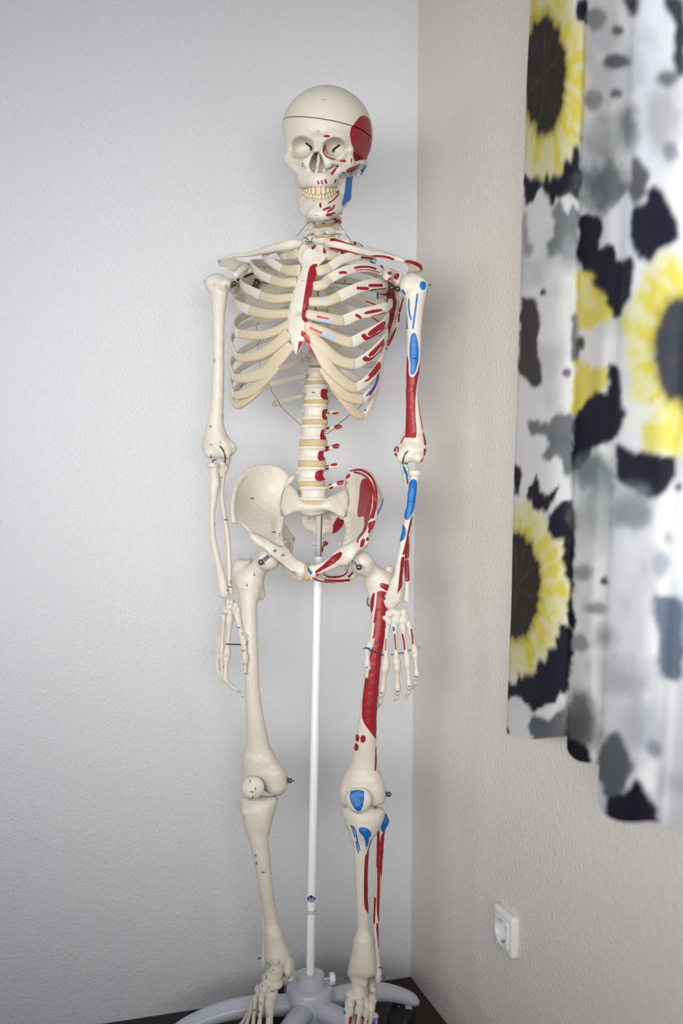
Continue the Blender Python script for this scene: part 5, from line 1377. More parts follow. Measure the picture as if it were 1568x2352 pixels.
rib([(752, 666, -.062), (800, 676, -.115), (848, 692, -.1), (884, 698, -.06), (898, 696, -.02), (884, 706, .02), (850, 716, .048), (823, 722, .062), (787, 736, .078), (751, 731, .094), (702, 721, .106)], 2, (8.5, 12), (12, 11),
    paint=[(rd, Z18, [(465, 1135), (520, 1100), (640, 1065), (780, 1045), (850, 1050), (860, 1075), (800, 1095), (660, 1125), (520, 1148)]), (rd, Z18, [(305, 1150), (340, 1140), (400, 1170), (442, 1210), (430, 1242), (380, 1225), (320, 1190)]),
           (rd, Z18, [(520, 885), (640, 930), (760, 985)], 10, (-.3, -.03)), (rd, Z18, [(730, 690), (850, 790), (930, 880)], 9, (-.3, -.0)), (bl, Z18, [(800, 690), (920, 780), (965, 860), (930, 920)], 13, (-.3, .02)), (rd, Z18, [(650, 1190), (760, 1160), (900, 1110)], 6)], label='rib with long red oval',
    cpaint=[(bl, Z3, [(270, 1150), (400, 1170)], 15), (rd, Z3, [(240, 1112), (300, 1128), (360, 1140)], 12)])
rib([(750, 693, -.062), (800, 708, -.118), (848, 728, -.105), (880, 728, -.065), (890, 722, -.02), (882, 744, .02), (862, 758, .044), (835, 772, .062), (806, 786, .076), (778, 778, .088), (741, 762, .104), (700, 747, .112)], 3, (8.5, 12), (12, 10.5),
    paint=[(rd, Z18, [(550, 1550), (620, 1470), (760, 1370), (860, 1300), (905, 1285), (920, 1320), (900, 1390), (800, 1470), (680, 1550), (590, 1585)]), (rd, Z18, [(430, 1570), (460, 1545), (520, 1540), (540, 1590), (590, 1605), (700, 1560), (820, 1480), (915, 1390), (915, 1420), (820, 1510), (700, 1590), (600, 1650), (520, 1672), (470, 1640)]),
           (rd, Z18, [(640, 1215), (730, 1260), (800, 1320)], 10, (-.3, -.03))], label='rib with broad red patch',
    cpaint=[(rd, Z3, [(60, 1265), (100, 1290), (140, 1330), (158, 1370), (155, 1430), (130, 1400), (90, 1350), (52, 1325)]), (rd, Z3, [(160, 1240), (230, 1275), (295, 1300)], 13), (bl, Z3, [(310, 1310), (420, 1350)], 20)])
rib([(748, 718, -.062), (795, 736, -.12), (840, 758, -.11), (874, 764, -.07), (888, 764, -.02), (879, 784, .016), (862, 804, .038), (838, 824, .056), (813, 836, .072), (775, 826, .09), (741, 798, .104), (700, 762, .112)], 3, (8, 11.5), (12, 14),
    paint=[(rd, Z18, [(570, 1980), (600, 1920), (700, 1830), (800, 1730), (885, 1630), (890, 1660), (850, 1760), (760, 1870), (680, 1960), (600, 2000)]), (rd, Z18, [(445, 2030), (520, 1985), (545, 2000), (580, 2030), (650, 2010), (740, 1940), (840, 1820), (890, 1680), (895, 1740), (830, 1870), (740, 1980), (640, 2060), (560, 2091), (490, 2091)]),
           (rd, Z18, [(360, 1495), (430, 1530), (500, 1560)], 11, (-.3, -.03))], label='rib with broad red patch',
    cpaint=[(rd, Z3, [(60, 1265), (100, 1290), (140, 1330), (158, 1370), (155, 1430), (130, 1400), (90, 1350), (52, 1325)]), (rd, Z3, [(95, 1350), (150, 1440), (195, 1530), (228, 1600)], 7)])
rib([(746, 748, -.06), (790, 770, -.118), (836, 796, -.108), (868, 800, -.07), (882, 802, -.025), (876, 826, .012), (862, 852, .034), (840, 876, .05), (814, 890, .068), (785, 874, .084), (756, 846, .098), (728, 798, .106), (712, 776, .108)], 4, (7.5, 10.5), (12, 15),
    paint=[(rd, Z4, [(1320, 610), (1350, 590), (1400, 540), (1450, 470), (1470, 440), (1465, 490), (1420, 550), (1360, 600), (1325, 622)]), (rd, Z4, [(1350, 560), (1400, 500), (1450, 430), (1460, 440), (1420, 520), (1370, 570)]), (rd, Z4, [(1390, 400), (1420, 440)], 8, (-.3, -.03)), (bl, Z4, [(1380, 440), (1410, 470)], 5, (-.3, -.03))], label='rib with red stripes',
    cpaint=[(rd, Z3, [(60, 1265), (100, 1290), (140, 1330), (158, 1370), (155, 1430), (130, 1400), (90, 1350), (52, 1325)]), (rd, Z3, [(95, 1350), (150, 1440), (195, 1530), (228, 1600)], 7)])
rib([(744, 780, -.058), (785, 806, -.112), (830, 834, -.104), (860, 838, -.066), (876, 842, -.028), (870, 868, .006), (858, 894, .026), (845, 906, .038), (830, 917, .05), (795, 908, .072), (768, 876, .088), (746, 838, .098)], 3, (7.5, 9.5), (11, 18),
    paint=[(rd, Z4, [(1310, 500), (1360, 525)], 9, (-.3, -.03)), (rd, Z4, [(1445, 570), (1420, 650), (1370, 730)], 9), (bl, Z4, [(1450, 530), (1420, 640), (1340, 740)], 6), (bl, Z4, [(1245, 700), (1300, 742)], 6, (-.3, -.03)), (rd, Z4, [(1285, 680), (1330, 725)], 9, (-.3, -.03))], label='rib with red and blue stripes')
rib([(740, 822, -.045), (780, 848, -.098), (826, 872, -.096), (852, 876, -.062), (868, 880, -.03), (862, 906, -.002), (852, 930, .018), (842, 946, .028), (832, 955, .036), (812, 945, .052), (790, 914, .07), (766, 876, .086)], 3, (7.5, 7.5), (9.5, 17),
    paint=[(rd, Z4, [(1215, 825), (1240, 860)], 7, (-.3, -.0)), (bl, Z4, [(1330, 800), (1322, 870)], 9), (bl, Z4, [(1300, 800), (1308, 860)], 5)], label='rib with small blue stripes')
rib([(750, 862, -.045), (784, 880, -.088), (818, 905, -.094), (842, 914, -.08), (850, 916, -.072)], 1, (6.5, 8), (7.5, 4.5))
rib([(750, 905, -.042), (780, 911, -.078), (804, 920, -.084)], 1, (5.5, 7), (7, 5))

# ------------------------------------------------------------------ collar bones and shoulder blades
v = Vol(.0011)
v.chain(*zc(Z2, [(1268, 330, .05, 56), (1180, 343, .054, 72), (1060, 368, .054, 62), (930, 398, .046, 50), (800, 430, .034, 42), (680, 460, .02, 35), (560, 482, .008, 27), (460, 487, .0, 30), (400, 482, -.004, 26)]), k=.006)
bone('clavicle', v, label='plain ivory collar bone')
v = Vol(.0011)
v.chain(*zc(Z3, [(352, 278, .05, 48), (430, 298, .054, 62), (540, 328, .052, 56), (660, 360, .044, 46), (780, 390, .032, 36), (900, 412, .018, 30), (1020, 436, .006, 28), (1120, 462, -.002, 28), (1190, 482, -.006, 24)]), k=.006)
bone('clavicle', v, back=.35, label='collar bone with red and blue edges', paint=[
    (rd, Z3, [(372, 262), (400, 222), (440, 235), (560, 268), (680, 312), (660, 316), (540, 282), (440, 262)]), (rd, Z3, [(370, 332), (430, 340), (540, 362), (640, 390), (715, 412), (680, 418), (580, 402), (470, 372), (380, 348)]),
    (rd, Z3, [(840, 432), (900, 420), (980, 425), (1060, 440), (1110, 465), (1095, 478), (1020, 452), (940, 440), (845, 448)]), (bl, Z3, [(820, 350), (870, 358), (940, 372), (880, 380), (840, 370)]), (bl, Z3, [(930, 366), (1040, 392)], 4), (bl, Z3, [(1120, 426), (1180, 432)], 5)])
# right shoulder blade
v = Vol(.0012)
v.sheet(Z2, [(400, 880), (470, 770), (640, 690), (780, 590), (900, 560), (1000, 600), (1050, 690), (1062, 900), (1085, 1080), (1080, 1200), (1000, 1260), (860, 1240), (700, 1180), (560, 1090), (450, 1010)],
        [(400, 900, -.04), (640, 700, -.075), (1000, 600, -.11), (1060, 900, -.125), (1080, 1200, -.13), (700, 1180, -.09), (700, 900, -.09)], .004, rnd=.0015)
v.chain(*zc(Z2, [(400, 900, -.035, 40), (450, 1000, -.055, 26), (600, 1110, -.08, 22), (780, 1200, -.1, 20), (1040, 1230, -.13, 20)]), k=.006)
v.ell(zS(Z2, 420, 870, -.03), [zr(Z2, 52), .014, zr(Z2, 95)], k=.008)
v.chain(*zc(Z2, [(470, 790, -.035, 50), (560, 690, -.02, 40), (590, 640, .0, 40), (540, 665, .025, 46), (460, 735, .045, 48)]), k=.006)
v.sheet(Z2, [(220, 550), (250, 525), (320, 505), (390, 490), (430, 512), (520, 560), (640, 580), (760, 560), (760, 600), (610, 625), (520, 645), (440, 690), (400, 662), (340, 628), (270, 632), (228, 605)], [(230, 550, -.02), (390, 490, .0), (640, 590, -.06), (440, 690, -.035), (300, 620, -.03), (760, 580, -.09)], .008, rnd=.0032, k=.006)
v.chain(*zc(Z2, [(420, 620, -.03, 34), (480, 680, -.05, 30)]), k=.01)
scR = bone('scapula', v, label='plain ivory shoulder blade behind the ribs')
# left shoulder blade
v = Vol(.0012)
v.sheet(Z3, [(960, 520), (985, 560), (1000, 680), (1090, 720), (1160, 800), (1215, 890), (1190, 980), (1158, 1070), (1150, 1200), (1090, 1330), (1040, 1450), (1010, 1492), (985, 1470), (960, 1330), (920, 1200), (905, 1000), (905, 800), (925, 640), (940, 550)],
        [(960, 520, -.105), (1000, 680, -.06), (1160, 800, -.03), (1215, 890, -.035), (905, 900, -.12), (1010, 1490, -.115), (1150, 1150, -.07), (1050, 1000, -.09), (930, 1250, -.125)], .0045, rnd=.0018)
v.chain(*zc(Z3, [(1190, 880, -.025, 26), (1165, 1020, -.05, 14), (1148, 1180, -.07, 14), (1085, 1340, -.09, 14), (1020, 1470, -.112, 16)]), k=.006)
v.ell(zS(Z3, 1185, 835, -.018), [zr(Z3, 44), .014, zr(Z3, 62)], k=.008)
v.chain(*zc(Z3, [(1150, 740, -.03, 46), (1120, 690, -.015, 50), (1090, 640, .0, 52), (1040, 620, .018, 56), (1025, 660, .036, 50), (1030, 690, .044, 34)]), k=.006)
v.chain(*zc(Z3, [(1155, 650, -.01, 40), (1140, 720, -.004, 44)]), k=.008)
v.sheet(Z3, [(1212, 492), (1240, 474), (1330, 486), (1412, 528), (1432, 578), (1400, 612), (1350, 608), (1300, 635), (1262, 625), (1272, 570), (1255, 525)], [(1220, 490, -.01), (1330, 490, .004), (1430, 575, -.014), (1400, 610, -.024), (1270, 620, -.035), (1300, 560, -.016)], .008, rnd=.0032, k=.006)
v.chain(*zc(Z3, [(1225, 495, -.01, 24), (1300, 505, .0, 32), (1370, 530, -.004, 36), (1398, 570, -.016, 34), (1340, 575, -.035, 40), (1240, 500, -.06, 30), (1060, 400, -.09, 22), (820, 330, -.11, 18)]), q=.55, n=(0, .35, 1), k=.006)
v.chain(*zc(Z3, [(1330, 585, -.03, 32), (1260, 680, -.05, 30)]), q=.6, n=FWD, k=.01)
v.chain(*zc(Z3, [(610, 290, -.12, 26), (680, 300, -.118, 26), (760, 350, -.11, 22), (900, 480, -.11, 16)]), q=.6, n=FWD, k=.008)
scL = bone('scapula', v, back=.4, label='shoulder blade with dark red inner face', paint=[
    (rd, Z3, [(1010, 705), (1050, 720), (1100, 790), (1115, 870), (1128, 960), (1110, 1060), (1085, 1180), (1050, 1300), (1030, 1400), (1008, 1410), (1020, 1280), (1030, 1150), (1035, 1000), (1020, 880), (940, 860), (925, 780), (940, 700)]),
    (rd, Z3, [(940, 910), (985, 960), (945, 985)]), (bl, Z3, [(935, 590), (955, 510), (975, 498), (980, 540), (965, 600), (945, 680), (922, 670)]), (bl, Z3, [(916, 830), (915, 980)], 9), (bl, Z3, [(915, 1100), (918, 1180)], 9),
    (rd, Z3, [(1205, 925), (1185, 990), (1165, 1050)], 13), (rd, Z3, [(1160, 1080), (1152, 1170)], 8), (rd, Z3, [(1130, 1220), (1125, 1260), (1080, 1370), (1040, 1445), (1022, 1435), (1050, 1370), (1095, 1290)]), (bl, Z3, [(1000, 1462), (1030, 1470), (1012, 1492), (998, 1495)]),
    (rd, Z3, [(1025, 620), (1040, 605), (1070, 610), (1075, 635), (1045, 642)]), (rd, Z3, [(1100, 670), (1120, 630), (1155, 625), (1160, 650), (1140, 700), (1110, 690)]), (rd, Z3, [(1028, 700), (1040, 680), (1065, 675), (1060, 700), (1040, 710)]),
    (rd, Z3, [(1220, 480), (1280, 478), (1360, 500), (1410, 530), (1425, 575), (1400, 600), (1385, 560), (1320, 525), (1230, 500)]), (bl, Z3, [(1205, 642), (1245, 620)], 5), (bl, Z3, [(620, 265), (635, 280), (622, 295), (608, 282)]),
    (rd, Z3, [(645, 240), (665, 260), (680, 310), (650, 300)]), (bl, Z3, [(680, 268), (720, 290), (748, 318)], 8), (rd, Z3, [(980, 535), (995, 555), (985, 575)])])

# ------------------------------------------------------------------ skull
def skull_fields():
    def cranium(v, s=0.0):
        v.ell(S(754, 306, -.004), [.0755 - s, .090 - s, .0735 - s], k=.01, axes=[SIDE, FWD, (0, 0, 1)])
        if s == 0: v.ell(S(741, 300, .040), [.060 - s, .046 - s, .048 - s], k=.03, axes=[SIDE, FWD, (0, 0, 1)])
        return v
    v = cranium(Vol(.0009))
    # brow, orbit rims, cheek bones
    v.chain(*zc(Z1, [(255, 830, .052, 44), (310, 770, .070, 46), (400, 745, .082, 46), (500, 765, .088, 46), (600, 790, .092, 50), (700, 790, .091, 48), (800, 750, .084, 46), (910, 765, .074, 46), (1000, 830, .054, 44)]), k=.014)
    v.chain(*zc(Z1, [(252, 840, .05, 36), (236, 930, .054, 34), (250, 1010, .062, 44)]), k=.008)
    v.chain(*zc(Z1, [(1020, 840, .05, 42), (1030, 930, .048, 42), (1010, 1030, .056, 50)]), k=.008)
    v.chain(*zc(Z1, [(250, 1040, .062, 50), (330, 1050, .076, 40), (440, 1040, .086, 36), (520, 1000, .09, 34)]), k=.010)
    v.chain(*zc(Z1, [(700, 1000, .09, 34), (780, 1060, .086, 36), (880, 1070, .076, 42), (1000, 1070, .058, 56)]), k=.010)
    v.chain(*zc(Z1, [(605, 800, .092, 46), (600, 870, .098, 40), (590, 935, .104, 34)]), k=.010)
    v.chain(*zc(Z1, [(560, 900, .094, 36), (500, 1000, .09, 42), (480, 1100, .088, 44)]), k=.012)
    v.chain(*zc(Z1, [(650, 900, .094, 36), (710, 1000, .09, 42), (730, 1100, .088, 44)]), k=.012)
    v.ell(S(727, 350, .040), [.050, .036, .036], k=.012, axes=[SIDE, FWD, (0, 0, 1)])
    # upper jaw
    v.ell(S(727, 395, .050), [.028, .034, .030], k=.016, axes=[SIDE, FWD, (0, 0, 1)])
    v.chain(*zc(Z1, [(420, 1330, .045, 62), (450, 1300, .070, 66), (530, 1280, .085, 66), (620, 1280, .09, 66), (710, 1280, .085, 66), (790, 1290, .068, 66), (820, 1320, .045, 62)]), k=.012)
    v.chain(*zc(Z1, [(420, 1370, .045, 40), (450, 1362, .07, 40), (530, 1360, .086, 38), (620, 1360, .091, 38), (710, 1360, .086, 38), (790, 1355, .068, 40), (825, 1360, .045, 40)]), k=.010)
    v.chain(*zc(Z1, [(255, 1060, .06, 52), (300, 1130, .064, 44), (390, 1190, .068, 46), (430, 1240, .068, 44)]), k=.012)
    v.chain(*zc(Z1, [(1000, 1085, .055, 60), (960, 1150, .058, 52), (870, 1180, .064, 50), (810, 1240, .066, 44)]), k=.012)
    # cheek arches
    v.chain(*zc(Z1, [(246, 1060, .05, 34), (228, 1030, .025, 26), (222, 1000, .0, 24), (226, 970, -.02, 26)]), q=.6, n=SIDE, k=.008)
    v.chain(*zc(Z1, [(1020, 1110, .05, 54), (1110, 1110, .03, 46), (1180, 1075, .01, 40), (1215, 1060, -.015, 44)]), q=.6, n=SIDE, k=.008)
    v.chain(*zc(Z1, [(1200, 1110, -.03, 60), (1160, 1190, -.025, 50), (1125, 1245, -.02, 34)]), k=.010)
    v.ell(S(750, 368, -.03), [.055, .06, .022], k=.02, axes=[SIDE, FWD, (0, 0, 1)])
    # hollows
    cranium2 = Vol(.0009).ell(S(754, 302, -.022), [.064, .062, .062], axes=[SIDE, FWD, (0, 0, 1)])
    for o in cranium2.ops: v._op(o[0], o[1], o[2], .002, 's')
    def orbit(a, b, r0, r1):
        v.chain([a, b], [r0, r1], k=.004, mode='s', q=.82, n=(0, 0, 1))
    v.chain(*zc(Z1, [(380, 892, .125, 168), (386, 893, .088, 158), (405, 895, .066, 122), (425, 892, .056, 76)]), q=.84, n=(-.25, 0, 1), k=.005, mode='s')
    v.chain(*zc(Z1, [(864, 910, .125, 182), (860, 910, .086, 168), (848, 908, .066, 130), (836, 906, .056, 84)]), q=.82, n=(.25, 0, 1), k=.005, mode='s')
    v.chain(*zc(Z1, [(470, 835, .07, 9), (470, 835, .02, 9)]), k=.001, mode='s', sub=1)
    for (x0, y0, x1, y1) in ((468, 835, 532, 888), (532, 888, 527, 918), (890, 860, 815, 918), (815, 918, 812, 940)):
        for t in np.linspace(0, 1, 6):
            x, y = x0 + (x1 - x0) * t, y0 + (y1 - y0) * t
            v.chain(*zc(Z1, [(x, y, .08, 13), (x, y, -.03, 13)]), k=.0008, mode='s', sub=1)
    v.prism(Z1, [(590, 945), (548, 990), (518, 1070), (508, 1120), (518, 1165), (562, 1206), (596, 1196), (662, 1206), (690, 1140), (684, 1070), (650, 990), (618, 950)], .045, .2, k=.003)
    v.sheet(Z1, [(620, 955), (650, 1040), (615, 1205), (585, 1205), (595, 1100), (608, 1000)], [(620, 955, .088), (650, 1040, .085), (600, 1200, .092)], .0022)
    # temple hollows
    v.ell(S(862, 352, .040), [.018, .034, .030], k=.02, mode='s', axes=[SIDE, FWD, (0, 0, 1)])
    v.ell(S(646, 345, .034), [.010, .028, .026], k=.016, mode='s', axes=[SIDE, FWD, (0, 0, 1)])
    return v.field(), v.h
(Dsk, lo_sk), h_sk = skull_fields()
A_, B_, C_ = zS(Z1, 215, 622, -.0), zS(Z1, 600, 528, .085), zS(Z1, 1260, 745, -.0)
nr = np.cross(B_ - A_, C_ - A_); nr /= np.linalg.norm(nr)
if nr[2] < 0: nr = -nr
gx = [lo_sk[i] + h_sk * np.arange(Dsk.shape[i]) for i in range(3)]
Hh = (gx[0][:, None, None] * nr[0] + gx[1][None, :, None] * nr[1] + gx[2][None, None, :] * nr[2]) - A_ @ nr
P_SK = [(rd, Z1, [(1150, 495), (1190, 480), (1240, 485), (1285, 545), (1305, 680), (1300, 850), (1275, 980), (1245, 1046), (1160, 1048), (1092, 1066), (1076, 1040), (1070, 980), (1076, 910), (1045, 830), (1026, 720), (1040, 640), (1080, 590)], None),
        (rd, Z1, [(685, 742), (720, 725), (770, 735), (775, 748), (735, 758), (690, 752)]),
        (rd, Z1, [(725, 830), (690, 870), (678, 910), (690, 950), (706, 930), (704, 880)]), (rd, Z1, [(680, 930), (700, 985), (745, 1020), (835, 1042)], 6), (rd, Z1, [(718, 870), (715, 910), (738, 965)], 4),
        (rd, Z1, [(880, 1060), (940, 1048), (972, 1050), (978, 1068), (950, 1078), (910, 1070)]), (rd, Z1, [(1046, 1035), (1046, 1075)], 7),
        (rd, Z1, [(868, 1130), (830, 1180), (795, 1228)], 13), (rd, Z1, [(990, 1170), (1030, 1150), (1080, 1135), (1150, 1100), (1168, 1105), (1110, 1160), (1060, 1195), (1000, 1218), (982, 1200)]),
        (rd, Z1, [(616, 1325), (624, 1352)], 11), (rd, Z1, [(662, 1322), (672, 1350)], 11), (rd, Z1, [(710, 1308), (722, 1345)], 12), (rd, Z1, [(845, 1305), (832, 1342)], 9),
        (bl, Z1, [(1228, 1130), (1175, 1192)], 10), (bl, Z1, [(1205, 1185), (1165, 1238)], 5), (bl, Z1, [(935, 1215), (958, 1220)], 7)]
V_, F_ = surface_nets(np.maximum(Dsk, Hh + .0006), lo_sk, h_sk)
skull = finish('skull', V_, F_, skeleton, m_bone, P_SK, 'skull with red temple patch', .4)
V_, F_ = surface_nets(np.maximum(Dsk, -Hh + .0006), lo_sk, h_sk)
finish('skull_cap', V_, F_, skull, m_bone, P_SK, 'lift-off top of the skull', .4)
# lower jaw
v = Vol(.0011)
v.sheet(Z1, [(1068, 1245), (1056, 1330), (1052, 1400), (1046, 1500), (1040, 1565), (990, 1620), (930, 1665), (880, 1640), (860, 1540), (868, 1460), (900, 1400), (935, 1320), (960, 1250), (1010, 1268)],
        [(1068, 1250, -.012), (1046, 1540, .0), (930, 1660, .035), (870, 1480, .042), (940, 1310, .03), (980, 1450, .02)], .0075, rnd=.003)
v.sheet(Z1, [(318, 1190), (345, 1200), (372, 1290), (398, 1390), (425, 1520), (400, 1600), (350, 1580), (332, 1450), (326, 1320)], [(318, 1200, -.02), (335, 1450, .0), (398, 1390, .035), (425, 1540, .05)], .0075, rnd=.003)
v.chain(*zc(Z1, [(355, 1530, .02, 70), (400, 1610, .05, 82), (470, 1668, .074, 86), (560, 1690, .088, 88), (660, 1688, .091, 88), (760, 1668, .08, 84), (860, 1628, .06, 80), (940, 1580, .036, 74)]), q=.42, n='h', k=.008)
v.chain(*zc(Z1, [(430, 1590, .05, 44), (500, 1590, .072, 46), (600, 1600, .084, 46), (700, 1595, .083, 46), (790, 1570, .066, 44), (850, 1540, .05, 40)]), k=.010)
v.chain(*zc(Z1, [(540, 1745, .094, 46), (620, 1752, .098, 50), (720, 1742, .092, 46)]), k=.014)
v.chain(*zc(Z1, [(420, 1700, .06, 40), (520, 1755, .082, 36), (640, 1772, .09, 34), (760, 1750, .08, 36), (880, 1690, .05, 36)]), k=.012)
v.chain(*zc(Z1, [(1060, 1250, -.012, 26), (1075, 1180, -.02, 30)]), k=.006)
finish('lower_jaw', *v.mesh(), skull, m_bone, [(bl, Z1, [(990, 1250), (1015, 1280), (1068, 1255), (1050, 1400), (1048, 1530), (1035, 1560), (985, 1595), (932, 1645), (925, 1600), (950, 1520), (968, 1400), (978, 1300)]),
    (rd, Z1, [(880, 1430), (882, 1475), (860, 1520), (810, 1570), (755, 1602)], 7), (rd, Z1, [(640, 1600), (655, 1598), (662, 1640), (655, 1665), (640, 1662), (632, 1625)]),
    (rd, Z1, [(690, 1690), (730, 1672), (770, 1660)], 12), (rd, Z1, [(825, 1635), (812, 1675), (742, 1712)], 10), (rd, Z1, [(712, 1765), (730, 1738), (790, 1735), (838, 1718), (842, 1732), (790, 1765), (740, 1778)])], 'lower jaw with blue side patch', .4)
def teeth(name, xs, ytop, ybot, frf, rr, up):
    v = Vol(.0006)
    for i in range(len(xs) - 1):
        x = (xs[i] + xs[i + 1]) / 2; w = (xs[i + 1] - xs[i]) / 2 * .97
        yt, yb = ytop(x), ybot(x)
        f = frf(x)
        a, b = (zS(Z1, x, yt, f - .001), zS(Z1, x, yb - 10, f + .001)) if up else (zS(Z1, x, yt + 10, f + .001), zS(Z1, x, yb, f - .001))
        r0, r1 = zr(Z1, w), zr(Z1, w)
        v.chain([a, (a + b) / 2, b], [r0 * (.8 if up else .98), r0, r1 * (.96 if up else .8)], q=.72, n=FWD, k=.0004)
    finish(name, *v.mesh(), skull, m_tooth)
fu = lambda x: .090 - .045 * ((x - 622) / 215.0) ** 2
teeth('upper_teeth', [402, 432, 458, 490, 530, 588, 655, 712, 760, 800, 835, 862], lambda x: 1378 + 4 * abs(x - 620) / 200, lambda x: 1480 - 42 * ((x - 610) / 230.0) ** 2 , fu, 0, True)
fl = lambda x: .085 - .042 * ((x - 622) / 205.0) ** 2
teeth('lower_teeth', [418, 448, 480, 510, 545, 582, 622, 662, 702, 740, 776, 812, 845], lambda x: 1478 - 40 * ((x - 610) / 230.0) ** 2, lambda x: 1562 - 60 * ((x - 620) / 230.0) ** 2, fl, 0, False)
# ------------------------------------------------------------------ rolling stand
m_pole = plain('white_lacquered_tube', (232, 232, 234), 0.35)
m_base = plain('pale_grey_lacquer', (186, 189, 197), 0.28)
m_sq = plain('square_steel_bar', (138, 136, 134), 0.5, 1.0)
m_black = plain('black_rubber', (16, 16, 18), 0.55)
YS = Y0 + .05
top = atY(731, 1278, Y0 + .028); bot = atY(712, 2228, YS)
ax = (top - bot) / np.linalg.norm(top - bot)
hubc = bot.copy()
stand = bpy.data.objects.new('skeleton_stand', None); COL.objects.link(stand)
stand.location = (hubc[0], hubc[1], 0)
stand['label'] = 'white pole stand with a pale grey five-armed castor base under the skeleton'
stand['category'] = 'stand'
so = np.array([hubc[0], hubc[1], 0])
pr = 9.6 * YS / F
pole = MB().lathe([(pr, -.10), (pr, np.linalg.norm(top - bot) - .001), (pr * .93, np.linalg.norm(top - bot))], bot, ax, 40).build('pole', m_pole, stand, org=so)
sq_t = atY(733, 1172, Y0 + .0245); hw_ = 6.2 * YS / F
mb = MB(); d_ = sq_t - top; mb.box((sq_t + top) / 2 - ax * .01, SIDE * hw_, FWD * hw_, d_ / 2 + ax * .012)
mb.build('support_bar', m_sq, stand, smooth=False, bevel=.0008, org=so)
# hub: base bell, collar
zt = hubc[2]
def hz(py): return CAMZ - (py - 1112) * YS / F
r1 = 33 * YS / F; r2 = 56 * YS / F
z_ct = hz(2251); z_cb = hz(2290) ; z_hb = .062
hub = MB().lathe([(r2 * .95, z_hb), (r2, z_hb + .004), (r2, z_cb - .006), (r2 * .985, z_cb + .001), (r2 * .93, z_cb + .0065), (r1 * 1.08, z_cb + .0105), (r1 * 1.0, z_cb + .0105)], so, n=64).build('hub', m_base, stand, org=so)
col_ = MB().lathe([(r1, z_cb), (r1, z_ct - .0025), (r1 * .975, z_ct), (pr * 1.12, z_ct), (pr * 1.10, z_ct - .004), (pr * 1.0, z_ct - .004)], so, n=64).build('collar', m_base, stand, org=so)
kz = z_ct - .012
kd = np.array([.985, .17, 0])
mb = MB(); mb.tube([so + kd * r1 * .9 + ZV * kz, so + kd * (r1 + .012) + ZV * kz], .0022, 12); mb.build('clamp_screw', m_steel, col_, org=so)
kv = []
prof = []
mb = MB()
n_ = 40; V_ = []; F_ = []
pu = np.cross(kd, ZV); 
for i, (hgt, s_) in enumerate(((.010, .9), (.011, 1), (.0185, 1), (.0195, .9))):
    for k in range(n_):
        a = 2 * math.pi * k / n_; r = .0098 * s_ * (1 + .07 * math.cos(6 * a))
        V_.append(so + kd * (r1 + hgt) + ZV * kz + r * (pu * math.cos(a) + ZV * math.sin(a)))
for i in range(3):
    for k in range(n_): F_.append((i * n_ + k, i * n_ + (k + 1) % n_, (i + 1) * n_ + (k + 1) % n_, (i + 1) * n_ + k))
F_ += [tuple(range(n_))[::-1], tuple(range(3 * n_, 4 * n_))]
mb.add(V_, F_); mb.build('clamp_knob', m_pole, col_, org=so)
za = CAMZ - (2319 - 1112) * YS / F
ARM = 0.232
def arm(ang, L=ARM, drop=.028):
    a = math.radians(ang); d = np.array([math.cos(a), math.sin(a), 0]); sd = np.array([-math.sin(a), math.cos(a), 0])
    V = []; Fc = []; n = 28; m = 30
    for i in range(m + 1):
        t = i / m; r = r2 * .55 + (L - r2 * .55) * t
        z = za - .003 + .006 * math.sin(math.pi * min(t * 1.15, 1)) - drop * t ** 3.2
        w = .0205 - .0015 * t; h = .0185 - .006 * t ** 2
        if t > .86:
            e = math.sqrt(max(0.0, 1 - ((t - .86) / .14) ** 2)) * .9 + .1; w *= e; h *= e
        for k in range(n):
            q = 2 * math.pi * k / n
            V.append(so + d * r + sd * w * math.cos(q) + ZV * (z + h * math.sin(q)))
    for i in range(m):
        for k in range(n):
            k2 = (k + 1) % n; Fc.append((i * n + k, (i + 1) * n + k, (i + 1) * n + k2, i * n + k2))
    Fc += [tuple(range(n)), tuple(range(m * n, m * n + n))[::-1]]
    o = MB().add(V, Fc).build('arm', m_base, stand, org=so)
    # castor below the tip
    rc = L - .040; zc_ = za - drop * (rc / L) ** 3.2
    p = so + d * rc
    MB().tube([p + ZV * .080, p + ZV * (zc_ - .008)], .006, 14).build('castor_stem', m_metal, o, org=so)
    MB().box(p + d * .006 + ZV * (zc_ - .020), d * .014, sd * .012, ZV * .006).build('arm_clip', m_base, o, org=so, smooth=False, bevel=.002)
    wd = np.array([math.cos(a + .9), math.sin(a + .9), 0]); wv = np.array([-wd[1], wd[0], 0])
    c0 = p + wd * .010 + ZV * .036
    hood = MB(); V = []; Fc = []; nh = 22
    for i in range(nh + 1):
        q = math.pi * (-.05 + 1.1 * i / nh)
        for (rr, ww) in ((.0395, -.013), (.046, -.011), (.046, .011), (.0395, .013)):
            V.append(c0 + wd * rr * math.cos(q) + ZV * (rr * math.sin(q)) + wv * ww)
    for i in range(nh):
        for k in range(4): Fc.append((i * 4 + k, i * 4 + (k + 1) % 4, (i + 1) * 4 + (k + 1) % 4, (i + 1) * 4 + k))
    Fc += [(3, 2, 1, 0), tuple(range(nh * 4, nh * 4 + 4))]
    cst = MB().add(V, Fc).build('castor', m_black, o, org=so)
    for s_ in (-1, 1):
        MB().lathe([(.026, .0008), (.0345, .002), (.036, .006), (.036, .015), (.033, .019), (.018, .0205)], c0, wv * s_, 36).build('wheel', m_black, o, org=so)
    return o
for ang, L, dr in ((20, .216, .032), (112, .155, .030), (190, .25, .032), (252, .236, .030), (313, .236, .030)):
    arm(ang, L, dr)
